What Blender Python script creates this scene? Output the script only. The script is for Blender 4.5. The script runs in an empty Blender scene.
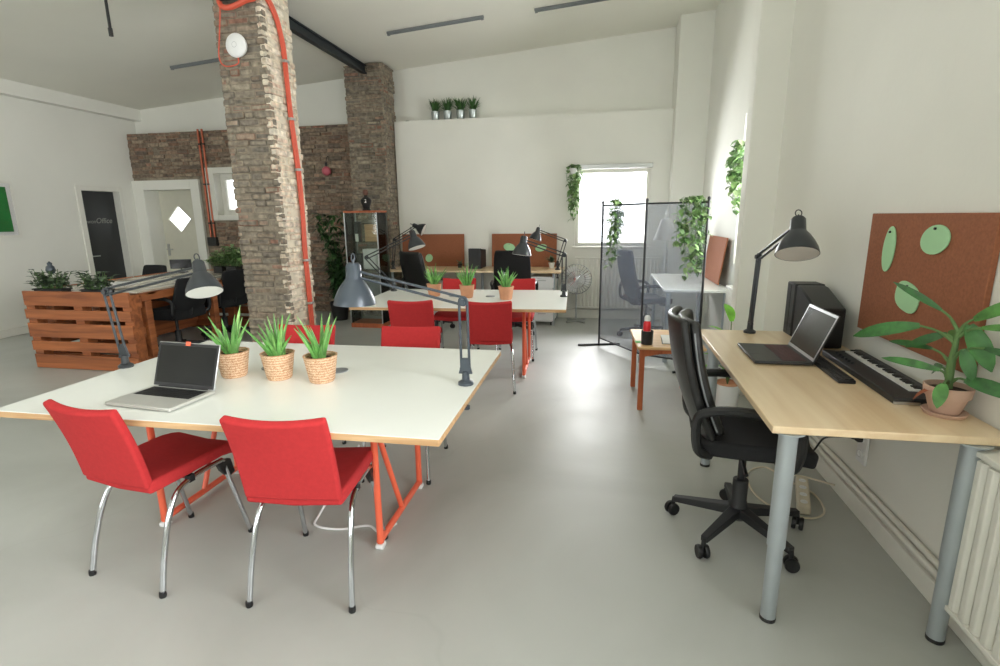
import bpy, bmesh, math, random
from mathutils import Vector, Matrix
random.seed(7)
C = bpy.context.scene.collection
PI = math.pi
def R(d): return math.radians(d)

# ------------------------------------------------------------------ materials
MATS = {}
def nt(name):
    m = bpy.data.materials.new(name); m.use_nodes = True
    n = m.node_tree.nodes; l = m.node_tree.links
    return m, n, l, n['Principled BSDF']
def lin(c):
    return tuple((x/255/12.92 if x/255 <= .04045 else ((x/255+.055)/1.055)**2.4) for x in c)
def mat(name, rgb, rough=.5, metal=0, var=.08, scale=12, bump=0, bscale=60, stretch=(1,1,1), spec=.5, coat=0, sheen=0):
    if name in MATS: return MATS[name]
    m, n, l, b = nt(name)
    c = lin(rgb)
    tc = n.new('ShaderNodeTexCoord'); mp = n.new('ShaderNodeMapping'); mp.inputs['Scale'].default_value = stretch
    l.new(tc.outputs['Object'], mp.inputs['Vector'])
    no = n.new('ShaderNodeTexNoise'); no.inputs['Scale'].default_value = scale; no.inputs['Detail'].default_value = 4
    l.new(mp.outputs['Vector'], no.inputs['Vector'])
    cr = n.new('ShaderNodeValToRGB')
    cr.color_ramp.elements[0].position = .3; cr.color_ramp.elements[1].position = .7
    cr.color_ramp.elements[0].color = (*[x*(1-var) for x in c], 1)
    cr.color_ramp.elements[1].color = (*[min(1, x*(1+var)) for x in c], 1)
    l.new(no.outputs['Fac'], cr.inputs['Fac']); l.new(cr.outputs['Color'], b.inputs['Base Color'])
    b.inputs['Roughness'].default_value = rough; b.inputs['Metallic'].default_value = metal
    b.inputs['Specular IOR Level'].default_value = spec
    b.inputs['Coat Weight'].default_value = coat
    if sheen: b.inputs['Sheen Weight'].default_value = sheen
    if bump:
        n2 = n.new('ShaderNodeTexNoise'); n2.inputs['Scale'].default_value = bscale; n2.inputs['Detail'].default_value = 3
        l.new(mp.outputs['Vector'], n2.inputs['Vector'])
        bp = n.new('ShaderNodeBump'); bp.inputs['Strength'].default_value = bump; bp.inputs['Distance'].default_value = .01
        l.new(n2.outputs['Fac'], bp.inputs['Height']); l.new(bp.outputs['Normal'], b.inputs['Normal'])
    MATS[name] = m; return m
def island_mat(name, cols, rough=.9, bump=.5, nscale=25):
    """each loose piece (brick, leaf) takes its own tone from a ramp"""
    m, n, l, b = nt(name)
    g = n.new('ShaderNodeNewGeometry'); cr = n.new('ShaderNodeValToRGB')
    e = cr.color_ramp.elements
    while len(e) < len(cols): e.new(.5)
    for i, c in enumerate(cols):
        e[i].position = i/(len(cols)-1); e[i].color = (*lin(c), 1)
    l.new(g.outputs['Random Per Island'], cr.inputs['Fac'])
    tc = n.new('ShaderNodeTexCoord'); no = n.new('ShaderNodeTexNoise'); no.inputs['Scale'].default_value = nscale; no.inputs['Detail'].default_value = 5
    l.new(tc.outputs['Object'], no.inputs['Vector'])
    mr = n.new('ShaderNodeMapRange'); mr.inputs['From Min'].default_value = .3; mr.inputs['From Max'].default_value = .7
    mr.inputs['To Min'].default_value = .6; mr.inputs['To Max'].default_value = 1.35
    l.new(no.outputs['Fac'], mr.inputs['Value'])
    mx = n.new('ShaderNodeVectorMath'); mx.operation = 'SCALE'
    l.new(cr.outputs['Color'], mx.inputs[0]); l.new(mr.outputs['Result'], mx.inputs['Scale'])
    l.new(mx.outputs['Vector'], b.inputs['Base Color']); b.inputs['Roughness'].default_value = rough
    if bump:
        bp = n.new('ShaderNodeBump'); bp.inputs['Strength'].default_value = bump; bp.inputs['Distance'].default_value = .012
        l.new(no.outputs['Fac'], bp.inputs['Height']); l.new(bp.outputs['Normal'], b.inputs['Normal'])
    return m
def wood(name, rgb, dark, rough=.45, axis=0, scale=5, coat=0):
    m, n, l, b = nt(name)
    tc = n.new('ShaderNodeTexCoord'); mp = n.new('ShaderNodeMapping')
    s = [scale*2.4]*3; s[axis] = scale*.16; mp.inputs['Scale'].default_value = s
    l.new(tc.outputs['Object'], mp.inputs['Vector'])
    no = n.new('ShaderNodeTexNoise'); no.inputs['Scale'].default_value = 2.2; no.inputs['Detail'].default_value = 6; no.inputs['Distortion'].default_value = .8
    l.new(mp.outputs['Vector'], no.inputs['Vector'])
    cr = n.new('ShaderNodeValToRGB'); cr.color_ramp.elements[0].position = .3; cr.color_ramp.elements[1].position = .68
    cr.color_ramp.elements[0].color = (*lin(dark), 1); cr.color_ramp.elements[1].color = (*lin(rgb), 1)
    l.new(no.outputs['Fac'], cr.inputs['Fac']); l.new(cr.outputs['Color'], b.inputs['Base Color'])
    b.inputs['Roughness'].default_value = rough; b.inputs['Coat Weight'].default_value = coat
    return m
def glass(name, tint=(1,1,1), gloss=.12, rough=.02):
    m = bpy.data.materials.new(name); m.use_nodes = True
    n = m.node_tree.nodes; l = m.node_tree.links; n.clear()
    o = n.new('ShaderNodeOutputMaterial'); t = n.new('ShaderNodeBsdfTransparent'); g = n.new('ShaderNodeBsdfGlossy'); mx = n.new('ShaderNodeMixShader')
    t.inputs['Color'].default_value = (*tint, 1); g.inputs['Roughness'].default_value = rough
    fr = n.new('ShaderNodeFresnel'); fr.inputs['IOR'].default_value = 1.35
    l.new(fr.outputs['Fac'], mx.inputs['Fac']); l.new(t.outputs['BSDF'], mx.inputs[1]); l.new(g.outputs['BSDF'], mx.inputs[2]); l.new(mx.outputs['Shader'], o.inputs['Surface'])
    return m
def paper_shade(name):
    m = bpy.data.materials.new(name); m.use_nodes = True
    n = m.node_tree.nodes; l = m.node_tree.links; n.clear()
    o = n.new('ShaderNodeOutputMaterial'); t = n.new('ShaderNodeBsdfTranslucent'); d = n.new('ShaderNodeBsdfDiffuse'); mx = n.new('ShaderNodeMixShader')
    t.inputs['Color'].default_value = d.inputs['Color'].default_value = (.85, .85, .83, 1)
    l.new(t.outputs['BSDF'], mx.inputs[1]); l.new(d.outputs['BSDF'], mx.inputs[2]); l.new(mx.outputs['Shader'], o.inputs['Surface'])
    return m
def mesh_cloth(name, rgb, opac):
    """woven net: threads let part of the light through"""
    m = bpy.data.materials.new(name); m.use_nodes = True
    n = m.node_tree.nodes; l = m.node_tree.links; n.clear()
    o = n.new('ShaderNodeOutputMaterial'); t = n.new('ShaderNodeBsdfTransparent'); d = n.new('ShaderNodeBsdfDiffuse'); mx = n.new('ShaderNodeMixShader')
    d.inputs['Color'].default_value = (*lin(rgb), 1)
    tc = n.new('ShaderNodeTexCoord'); wv = n.new('ShaderNodeTexWave'); wv.inputs['Scale'].default_value = 40; wv.bands_direction = 'X'
    l.new(tc.outputs['Object'], wv.inputs['Vector'])
    mr = n.new('ShaderNodeMapRange'); mr.inputs['To Min'].default_value = opac-.1; mr.inputs['To Max'].default_value = opac+.1
    l.new(wv.outputs['Fac'], mr.inputs['Value']); l.new(mr.outputs['Result'], mx.inputs['Fac'])
    l.new(t.outputs['BSDF'], mx.inputs[1]); l.new(d.outputs['BSDF'], mx.inputs[2]); l.new(mx.outputs['Shader'], o.inputs['Surface'])
    return m

M_wall = mat('white_plaster', (230,230,222), .85, var=.025, scale=1.5, bump=.08, bscale=30)
M_ceil = mat('ceiling_plaster', (233,232,222), .9, var=.03, scale=.8)
M_trim = mat('white_paint', (226,225,216), .45, var=.02)
M_brick = island_mat('old_brick', [(126,118,106),(140,130,114),(112,106,97),(152,142,124),(132,116,100),(144,134,118),(118,110,100),(158,148,130),(142,106,90)], .95, 1.0, 22)
M_brickd = island_mat('old_dark_brick', [(126,110,94),(142,124,106),(100,90,80),(156,140,120),(132,104,86),(136,120,104),(108,94,84),(164,148,128),(140,96,78)], .95, 1.0, 22)
M_cream = island_mat('cream_brick', [(212,202,182),(224,215,197),(198,184,162),(230,222,206),(206,180,158),(218,208,188)], .95, .9, 18)  # cream bricks, paler than on the pillar's other faces
M_mortar = mat('mortar', (138,128,112), .95, var=.3, scale=14, bump=.6, bscale=40)
M_red = mat('red_wool', (184,50,52), .9, var=.05, scale=60, bump=.12, bscale=300, spec=.25)
M_chrome = mat('chrome', (205,208,212), .12, 1, var=.02)
M_alu = mat('aluminium', (190,192,192), .32, 1, var=.03)
M_white_top = mat('white_laminate', (240,243,237), .22, var=.015, scale=3)
M_ply = wood('plywood_edge', (214,178,132), (178,136,92), .5, 0, 9)
M_orange = mat('orange_steel', (236,106,74), .38, var=.04)
M_cable_or = mat('orange_cable', (212,90,66), .5, var=.06)
M_birch = wood('birch_top', (232,210,174), (216,188,148), .34, 1, 2.5, coat=.25)
M_pine = wood('table_pine', (232,196,148), (214,172,122), .4, 0, 4)
M_redwood = wood('reddish_wood', (196,110,66), (162,82,46), .45, 2, 5)
M_pallet = wood('stained_pallet', (178,106,60), (120,66,36), .55, 0, 3.2)
M_palletY = wood('stained_pallet_long', (178,106,60), (120,66,36), .55, 1, 3.2)
M_palletp = wood('pale_varnished_board', (224,220,208), (202,190,170), .2, 1, 3, coat=.5)
M_black = mat('black_plastic', (26,27,28), .42, var=.1)
M_blackm = mat('black_matte_metal', (34,35,37), .5, var=.08)
M_leather = mat('black_leather', (30,31,31), .34, var=.15, scale=40, bump=.15, bscale=160)
M_fab = mat('black_fabric', (22,23,25), .9, var=.2, scale=60, bump=.1, bscale=300)
M_lampgrey = mat('slate_enamel', (72,80,88), .32, .2, var=.04)
M_lampblk = mat('charcoal_enamel', (50,54,57), .36, .1, var=.05)
M_lampin = mat('white_enamel', (236,236,232), .35, var=.02)
M_silver_paint = mat('grey_painted_steel', (172,180,184), .38, .35, var=.03)
M_cork = mat('cork', (150,94,66), .95, var=.14, scale=90, bump=.25, bscale=180)
M_mint = mat('mint_paper', (168,214,166), .8, var=.03)
M_terra = mat('terracotta', (200,168,150), .85, var=.09, scale=14)
M_terrar = mat('warm_terracotta', (206,150,116), .85, var=.09, scale=14)
M_soil = mat('soil', (54,40,30), 1, var=.4, scale=60, bump=.5)
M_creammortar = mat('cream_mortar', (216,206,186), .95, var=.12, scale=14, bump=.6, bscale=40)  # cream core that goes with the pale brick face
def wicker():
    m, n, l, b = nt('woven_rush')
    tc = n.new('ShaderNodeTexCoord'); w = n.new('ShaderNodeTexWave'); w.bands_direction = 'Z'; w.inputs['Scale'].default_value = 26; w.inputs['Distortion'].default_value = 6; w.inputs['Detail Scale'].default_value = 8
    l.new(tc.outputs['Object'], w.inputs['Vector'])
    no = n.new('ShaderNodeTexNoise'); no.inputs['Scale'].default_value = 70; l.new(tc.outputs['Object'], no.inputs['Vector'])
    mx = n.new('ShaderNodeMath'); mx.operation = 'ADD'; l.new(w.outputs['Fac'], mx.inputs[0]); l.new(no.outputs['Fac'], mx.inputs[1])
    cr = n.new('ShaderNodeValToRGB'); cr.color_ramp.elements[0].position = .35; cr.color_ramp.elements[1].position = 1
    cr.color_ramp.elements[0].color = (*lin((194,142,104)), 1); cr.color_ramp.elements[1].color = (*lin((240,212,178)), 1)
    dv = n.new('ShaderNodeMath'); dv.operation = 'MULTIPLY'; dv.inputs[1].default_value = .62; l.new(mx.outputs[0], dv.inputs[0])
    l.new(dv.outputs[0], cr.inputs['Fac']); l.new(cr.outputs['Color'], b.inputs['Base Color']); b.inputs['Roughness'].default_value = .8
    bp = n.new('ShaderNodeBump'); bp.inputs['Strength'].default_value = .6; bp.inputs['Distance'].default_value = .004
    l.new(dv.outputs[0], bp.inputs['Height']); l.new(bp.outputs['Normal'], b.inputs['Normal'])
    return m
M_wick = wicker()
M_aloe = island_mat('aloe_green', [(96,156,74),(118,176,92),(84,142,68),(146,194,112)], .45, 0, 20)
M_leafd = island_mat('dark_leaf', [(38,72,36),(54,92,46),(30,58,30),(66,104,54)], .5, 0, 20)
M_leafm = island_mat('ivy_leaf', [(88,126,72),(116,152,92),(154,186,124),(72,108,60),(186,204,156)], .5, 0, 20)
M_leafp = island_mat('variegated_leaf', [(46,96,46),(66,122,56),(36,80,40),(90,144,68)], .4, 0, 30)
M_leafg = island_mat('grey_green_leaf', [(70,92,68),(92,112,84),(54,72,56),(118,134,100)], .6, 0, 20)
M_leafbright = island_mat('fresh_leaf', [(120,196,60),(138,210,76),(104,180,56)], .45, 0, 10)
M_grass = island_mat('grass_blade', [(58,96,50),(76,118,60),(46,80,44)], .6, 0, 10)
M_tin = mat('galvanised_tin', (176,184,182), .3, .8, var=.08)
M_stem = mat('green_stem', (92,124,72), .6)
M_glass = glass('clear_glass')
M_glassg = glass('green_tinged_glass', (.93,.965,.94))
M_palm = mat('silver_palm_rest', (196,196,190), .42, .35, var=.01)
M_screen = mat('dark_screen', (22,23,22), .18, var=.03)
M_screen2 = mat('dim_screen', (46,50,46), .16, var=.06, scale=6)
M_keys = mat('black_keys', (24,24,26), .5)
M_redkeys = mat('red_glow_keys', (74,34,34), .5, var=.2)  # red keyboard glow put into the key colour
M_whitekey = mat('piano_white', (226,226,222), .3)
M_gun = mat('gunmetal', (52,52,52), .4, .4)
M_shade = paper_shade('paper_shade')
M_net = mesh_cloth('slate_net', (158,167,184), .33)  # window light scattered in the net is put into its paler colour
M_paper = mat('paper', (238,238,236), .8, var=.01)
M_redpl = mat('red_plastic', (226,40,48), .35)
M_copper = mat('copper_pipe', (184,104,78), .4, .55, var=.1)
M_green = mat('green_poster', (40,140,66), .6, var=.18, scale=4)
M_doorblk = mat('black_door_paint', (46,48,50), .4, var=.04)
M_doorwht = mat('cream_door_paint', (214,212,196), .5, var=.02)
M_pink = mat('pink_glass', (196,96,110), .3)
M_beige = mat('beige_plastic', (214,206,186), .5)
M_whitepl = mat('white_plastic', (232,233,232), .4, var=.01)
M_chalk = mat('chalk_paint', (140,142,136), .9)
M_graypl = mat('grey_plastic', (120,124,126), .5)
M_beam = mat('dark_steel', (44,50,54), .5, .3, var=.06)

def floor_mat():
    m, n, l, b = nt('sealed_screed')
    tc = n.new('ShaderNodeTexCoord')
    n1 = n.new('ShaderNodeTexNoise'); n1.inputs['Scale'].default_value = .9; n1.inputs['Detail'].default_value = 6; n1.inputs['Distortion'].default_value = .9
    l.new(tc.outputs['Object'], n1.inputs['Vector'])
    cr = n.new('ShaderNodeValToRGB'); cr.color_ramp.elements[0].position = .3; cr.color_ramp.elements[1].position = .7
    cr.color_ramp.elements[0].color = (*lin((166,169,163)), 1); cr.color_ramp.elements[1].color = (*lin((186,189,184)), 1)
    l.new(n1.outputs['Fac'], cr.inputs['Fac'])
    vo = n.new('ShaderNodeTexVoronoi'); vo.feature = 'DISTANCE_TO_EDGE'; vo.inputs['Scale'].default_value = .45
    n3 = n.new('ShaderNodeTexNoise'); n3.inputs['Scale'].default_value = 1.3; l.new(tc.outputs['Object'], n3.inputs['Vector'])
    va = n.new('ShaderNodeVectorMath'); va.operation = 'ADD'; l.new(tc.outputs['Object'], va.inputs[0]); l.new(n3.outputs['Color'], va.inputs[1])
    l.new(va.outputs['Vector'], vo.inputs['Vector'])
    mr = n.new('ShaderNodeMapRange'); mr.inputs['From Max'].default_value = .004; mr.inputs['To Min'].default_value = .96; mr.inputs['To Max'].default_value = 1
    l.new(vo.outputs['Distance'], mr.inputs['Value'])
    sc = n.new('ShaderNodeVectorMath'); sc.operation = 'SCALE'; l.new(cr.outputs['Color'], sc.inputs[0]); l.new(mr.outputs['Result'], sc.inputs['Scale'])
    l.new(sc.outputs['Vector'], b.inputs['Base Color'])
    n2 = n.new('ShaderNodeTexNoise'); n2.inputs['Scale'].default_value = 2.5; n2.inputs['Detail'].default_value = 5; l.new(tc.outputs['Object'], n2.inputs['Vector'])
    r2 = n.new('ShaderNodeMapRange'); r2.inputs['To Min'].default_value = .4; r2.inputs['To Max'].default_value = .56
    l.new(n2.outputs['Fac'], r2.inputs['Value']); l.new(r2.outputs['Result'], b.inputs['Roughness'])
    b.inputs['Coat Weight'].default_value = .35; b.inputs['Coat Roughness'].default_value = .45
    return m
M_floor = floor_mat()

# ------------------------------------------------------------------ geometry helpers
class MB:
    def __init__(s): s.v = []; s.f = []; s.mi = []; s.cur = 0
    def add(s, vs, fs):
        b = len(s.v); s.v += [tuple(v) for v in vs]
        for f in fs: s.f.append(tuple(i+b for i in f)); s.mi.append(s.cur)
        return s
    def box(s, c, d, rot=None):
        x, y, z = [k/2 for k in d]
        vs = [Vector((a*x, b*y, e*z)) for a in (-1,1) for b in (-1,1) for e in (-1,1)]
        if rot is not None: vs = [rot @ v for v in vs]
        vs = [v+Vector(c) for v in vs]
        return s.add(vs, [(0,1,3,2),(4,6,7,5),(0,4,5,1),(2,3,7,6),(0,2,6,4),(1,5,7,3)])
    def lohi(s, lo, hi):
        return s.box([(a+b)/2 for a, b in zip(lo, hi)], [abs(b-a) for a, b in zip(lo, hi)])
    def prism(s, pts, depth_vec):
        """closed polygon of 3D points swept along depth_vec"""
        n = len(pts); d = Vector(depth_vec)
        vs = [Vector(p) for p in pts]+[Vector(p)+d for p in pts]
        fs = [tuple(range(n)), tuple(range(2*n-1, n-1, -1))]+[(i, (i+1) % n, n+(i+1) % n, n+i) for i in range(n)]
        return s.add(vs, fs)
    def tube(s, pts, r, n=10, caps=True):
        pts = [Vector(p) for p in pts]; k = len(pts)
        rs = r if isinstance(r, (list, tuple)) else [r]*k
        vs = []; up = None
        for i, p in enumerate(pts):
            t = (pts[min(i+1, k-1)]-pts[max(i-1, 0)]).normalized()
            if up is None:
                up = t.orthogonal().normalized()
            up = (up - t*up.dot(t))
            if up.length < 1e-5: up = t.orthogonal()
            up.normalize(); w = t.cross(up)
            for j in range(n):
                a = 2*PI*j/n; vs.append(p+(up*math.cos(a)+w*math.sin(a))*rs[i])
        fs = []
        for i in range(k-1):
            for j in range(n):
                fs.append((i*n+j, i*n+(j+1) % n, (i+1)*n+(j+1) % n, (i+1)*n+j))
        if caps: fs += [tuple(range(n-1, -1, -1)), tuple(range((k-1)*n, k*n))]
        return s.add(vs, fs)
    def lathe(s, prof, n=24, M=None, close=False):
        """prof: (radius, height) along local z"""
        M = M or Matrix.Identity(4); vs = []; k = len(prof)
        for r, z in prof:
            for j in range(n):
                a = 2*PI*j/n; vs.append(M @ Vector((r*math.cos(a), r*math.sin(a), z)))
        fs = [(i*n+j, i*n+(j+1) % n, (i+1)*n+(j+1) % n, (i+1)*n+j) for i in range(k-1) for j in range(n)]
        if prof[0][0] > 1e-4 and not close: fs.append(tuple(range(n-1, -1, -1)))
        if prof[-1][0] > 1e-4 and not close: fs.append(tuple(range((k-1)*n, k*n)))
        if close: fs += [((k-1)*n+j, (k-1)*n+(j+1) % n, (j+1) % n, j) for j in range(n)]
        return s.add(vs, fs)
    def grid(s, fn, nu, nv, th=0):
        """fn(u,v)->point; th: thickness along normals"""
        P = [[Vector(fn(i/nu, j/nv)) for j in range(nv+1)] for i in range(nu+1)]
        if not th:
            vs = [p for r in P for p in r]
            return s.add(vs, [(i*(nv+1)+j, (i+1)*(nv+1)+j, (i+1)*(nv+1)+j+1, i*(nv+1)+j+1) for i in range(nu) for j in range(nv)])
        A = []; B = []
        for i in range(nu+1):
            for j in range(nv+1):
                du = P[min(i+1, nu)][j]-P[max(i-1, 0)][j]; dv = P[i][min(j+1, nv)]-P[i][max(j-1, 0)]
                nn = du.cross(dv); nn = nn.normalized() if nn.length > 1e-9 else Vector((0,0,1))
                A.append(P[i][j]+nn*th/2); B.append(P[i][j]-nn*th/2)
        m = len(A); W = nv+1; fs = []
        for i in range(nu):
            for j in range(nv):
                q = (i*W+j, (i+1)*W+j, (i+1)*W+j+1, i*W+j+1); fs.append(q); fs.append(tuple(x+m for x in reversed(q)))
        edge = [(i, 0) for i in range(nu+1)]+[(nu, j) for j in range(1, nv+1)]+[(i, nv) for i in range(nu-1, -1, -1)]+[(0, j) for j in range(nv-1, 0, -1)]
        for a, b in zip(edge, edge[1:]+edge[:1]):
            ia = a[0]*W+a[1]; ib = b[0]*W+b[1]; fs.append((ia, ib, ib+m, ia+m))
        return s.add(A+B, fs)
    def leaf(s, p, d, L, w, bend=.3, up=(0,0,1), seg=4, fold=.15):
        """curved pointed leaf blade growing from p along d"""
        p = Vector(p); d = Vector(d).normalized(); up = Vector(up)
        side = d.cross(up)
        if side.length < 1e-3: side = d.orthogonal()
        side.normalize(); nrm = side.cross(d).normalized()
        vs = []; 
        for i in range(seg+1):
            t = i/seg; ang = bend*t
            c = p+d*(L*t*math.cos(ang*.6))-nrm*(L*t*math.sin(ang)*.7)
            ww = w*(math.sin(PI*(t*.86+.1))**.8)*.5 if i < seg else w*.03
            vs += [c-side*ww+nrm*ww*fold*2, c, c+side*ww+nrm*ww*fold*2]
        fs = []
        for i in range(seg):
            a = i*3; fs += [(a, a+1, a+4, a+3), (a+1, a+2, a+5, a+4)]
        return s.add(vs, fs)
    def build(s, name, mats, parent=None, smooth=False, bevel=0, bseg=2, sub=0, angle=40):
        me = bpy.data.meshes.new(name); me.from_pydata(s.v, [], s.f); me.update()
        mats = mats if isinstance(mats, (list, tuple)) else [mats]
        for m in mats: me.materials.append(m)
        for i, p in enumerate(me.polygons): p.material_index = min(s.mi[i], len(mats)-1)
        bm = bmesh.new(); bm.from_mesh(me); bmesh.ops.recalc_face_normals(bm, faces=bm.faces); bm.to_mesh(me); bm.free()
        if smooth:
            for p in me.polygons: p.use_smooth = True
            try: me.set_sharp_from_angle(angle=R(angle))
            except Exception: pass
        o = bpy.data.objects.new(name, me); C.objects.link(o)
        if parent: o.parent = parent
        if bevel:
            b = o.modifiers.new('bevel', 'BEVEL'); b.width = bevel; b.segments = bseg; b.limit_method = 'ANGLE'; b.angle_limit = R(35)
            for p in me.polygons: p.use_smooth = True
            me.set_sharp_from_angle(angle=R(35)) if not smooth else None
            b.harden_normals = False
        if sub:
            q = o.modifiers.new('subdivision', 'SUBSURF'); q.levels = sub; q.render_levels = sub
        return o
def spline(pts, n=6):
    """Catmull-Rom through pts"""
    P = [Vector(p) for p in pts]; out = []
    for i in range(len(P)-1):
        p0 = P[max(i-1, 0)]; p1 = P[i]; p2 = P[i+1]; p3 = P[min(i+2, len(P)-1)]
        for k in range(n):
            t = k/n
            out.append(.5*((2*p1)+(p2-p0)*t+(2*p0-5*p1+4*p2-p3)*t*t+(3*p1-p0-3*p2+p3)*t**3))
    out.append(P[-1]); return out
def axis_matrix(p, d):
    """local +z along d at p"""
    q = Vector((0,0,1)).rotation_difference(Vector(d).normalized()); return Matrix.Translation(Vector(p)) @ q.to_matrix().to_4x4()
def tag(o, label, cat, group=None, kind=None):
    o['label'] = label; o['category'] = cat
    if group: o['group'] = group
    if kind: o['kind'] = kind
    return o
def thing(name, loc, rz, label, cat, group=None):
    o = bpy.data.objects.new(name, None); C.objects.link(o); o.location = loc; o.rotation_euler = (0,0,rz)
    o.empty_display_size = .1
    return tag(o, label, cat, group)
def struct(name, mb, m, parent=None, label=None, cat=None, **k):
    o = mb.build(name, m, parent, **k)
    if parent is None:
        o['kind'] = 'structure'
        if label: o['label'] = label
        if cat: o['category'] = cat
    return o
def copy_tree(o, parent=None):
    kids = [x for x in bpy.data.objects if x.parent == o]
    c = o.copy(); C.objects.link(c)
    if parent: c.parent = parent
    for k in kids: copy_tree(k, c)
    return c
def dup(o, loc, rz, label):
    c = copy_tree(o); c.location = loc; c.rotation_euler = (0,0,rz); c['label'] = label; return c

# ------------------------------------------------------------------ room
XL, XR, YB, YF = -7.5, 1.285, 7.6, -2.2
def cz(x): return 3.76+.077*x
m = MB(); m.lohi((XL-.3, YF-.3, -.1), (XR+.3, YB+.6, 0)); struct('floor', m, M_floor, label='pale grey sealed screed floor under all the furniture', cat='floor')
m = MB(); pr = [(XL-.3, cz(XL-.3)), (XR+.3, cz(XR+.3)), (XR+.3, cz(XR+.3)+.15), (XL-.3, cz(XL-.3)+.15)]
m.prism([(x, YF-.3, z) for x, z in pr], (0, YB-YF+.9, 0)); struct('ceiling', m, M_ceil, label='sloping pale plaster ceiling with strip lamps', cat='ceiling')
def panel_with_holes(mb, axis, c0, c1, u0, u1, z0, z1, holes):
    """wall slab between c0..c1 on axis ('x' or 'y'); spans u and z; rectangular holes (ua,ub,za,zb)"""
    us = sorted({u0, u1, *[h[0] for h in holes], *[h[1] for h in holes]}); zs = sorted({z0, z1, *[h[2] for h in holes], *[h[3] for h in holes]})
    us = [u for u in us if u0 <= u <= u1]; zs = [z for z in zs if z0 <= z <= z1]
    for a, b in zip(us, us[1:]):
        run = None
        for c, d in zip(zs, zs[1:]):
            mu, mz = (a+b)/2, (c+d)/2
            if any(h[0] < mu < h[1] and h[2] < mz < h[3] for h in holes):
                if run: _slab(mb, axis, c0, c1, a, b, *run); run = None
            else: run = (run[0], d) if run else (c, d)
        if run: _slab(mb, axis, c0, c1, a, b, *run)
def _slab(mb, axis, c0, c1, a, b, z0, z1):
    if axis == 'y': mb.lohi((a, c0, z0), (b, c1, z1))
    else: mb.lohi((c0, a, z0), (c1, b, z1))
WB = (-.36, .64, 1.03, 2.07)            # back window opening
# lower white part of the end wall, topped by the plant ledge
m = MB(); panel_with_holes(m, 'y', YB, YB+.2, -2.97, XR, 0, 2.8, [WB]); struct('wall_back', m, M_wall, label='white lower end wall with the plant ledge on top', cat='wall')
D2 = (-7.3, -6.43, 0, 1.93)             # white door opening
W3 = (-6.0, -5.52, 1.52, 2.16)          # small window opening
# set-back upper part and the outer masonry
m = MB(); panel_with_holes(m, 'y', YB+.2, YB+.34, XL-.3, XR+.3, 0, 4.2, [WB, D2, W3]); struct('wall_upper', m, M_wall, label='white upper end wall set back above the ledge', cat='wall')
m = MB(); panel_with_holes(m, 'x', XL-.2, XL, YF-.3, YB+.3, 0, 4, [(6.62, 7.30, 0, 1.92)]); struct('wall_left', m, M_wall, label='long white wall with the black door and the green print', cat='wall')
m = MB(); m.lohi((XL, YF, 3.02), (XL+.14, YB+.2, 3.5)); struct('trim_1', m, M_wall, label='white boxed band along the top of the long wall', cat='wall trim')
WR1 = (-1.7, 1.25, .95, 2.7); WR2 = (4.5, 5.5, .98, 2.35)
m = MB(); panel_with_holes(m, 'x', XR, XR+.25, YF-.3, YB+.3, 0, 4.2, [WR1, WR2]); struct('wall_right', m, M_wall, label='white wall behind the birch desk', cat='wall')
WF = [(-6.9, -4.8, .9, 2.6), (-4.1, -2.0, .9, 2.6)]
m = MB(); panel_with_holes(m, 'y', YF-.25, YF, XL-.3, XR+.3, 0, 4.2, WF); struct('wall_front', m, M_wall, label='street wall with two tall windows', cat='wall')
# pilasters on the window side
m = MB(); m.lohi((1.065, 4.37, 0), (XR+.1, 4.52, 4.1)); struct('pilaster', m, M_wall, label='white pilaster projecting beyond the birch desk', cat='pilaster', bevel=.01)
m = MB(); m.lohi((.885, 7.38, 0), (XR+.1, YB+.3, 4.1)); struct('pilaster', m, M_wall, label='white boxed corner column beside the end window', cat='pilaster', bevel=.008)
# skirtings
m = MB(); m.lohi((XL, YF, 0), (XL+.025, 6.53, .1)); struct('baseboard_left', m, M_trim, label='white skirting along the long wall', cat='skirting', bevel=.005)
m = MB(); m.lohi((-2.9, YB-.03, 0), (.885, YB, .13)); struct('baseboard_back', m, M_trim, label='white skirting below the end wall radiator', cat='skirting', bevel=.005)
m = MB(); m.lohi((XR-.02, YF, 0), (XR, 4.37, .09)); struct('baseboard_right', m, M_trim, label='white skirting under the birch desk', cat='skirting', bevel=.004)
m = MB(); m.tube([(XR-.022, YF, .135), (XR-.022, 4.36, .135)], .014, 10); m.tube([(XR-.022, YF, .175), (XR-.022, 4.36, .175)], .012, 10)
struct('trim_2', m, M_trim, label='white heating pipes running above the skirting', cat='pipe', smooth=True)

def window(name, axis, c, rect, label, fr=.055, mull=0, depth=.06):
    u0, u1, z0, z1 = rect; m = MB()
    def bar(a, b, z_, z2):
        if axis == 'y': m.lohi((a, c, z_), (b, c+depth, z2))
        else: m.lohi((c, a, z_), (c+depth, b, z2))
    bar(u0, u0+fr, z0, z1); bar(u1-fr, u1, z0, z1); bar(u0+fr, u1-fr, z0, z0+fr); bar(u0+fr, u1-fr, z1-fr, z1)
    for k in range(mull):
        q = u0+(u1-u0)*(k+1)/(mull+1); bar(q-fr/2, q+fr/2, z0+fr, z1-fr)
    w = MB()
    if axis == 'y': w.lohi((u0+.02, c+depth*.45, z0+.02), (u1-.02, c+depth*.55, z1-.02))
    else: w.lohi((c+depth*.45, u0+.02, z0+.02), (c+depth*.55, u1-.02, z1-.02))
    o = struct(name, m, M_trim, label=label, cat='window', bevel=.004); p = w.build('pane', M_glass, o)
    return o
w1 = window('window_1', 'y', YB+.05, WB, 'bright window in the end wall beside the room divider', fr=.05)
m = MB(); m.lohi((WB[0]-.02, YB-.045, 2.07), (WB[1]+.02, YB+.01, 2.13)); m.build('blind_cassette', M_alu, w1, bevel=.006)
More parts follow.
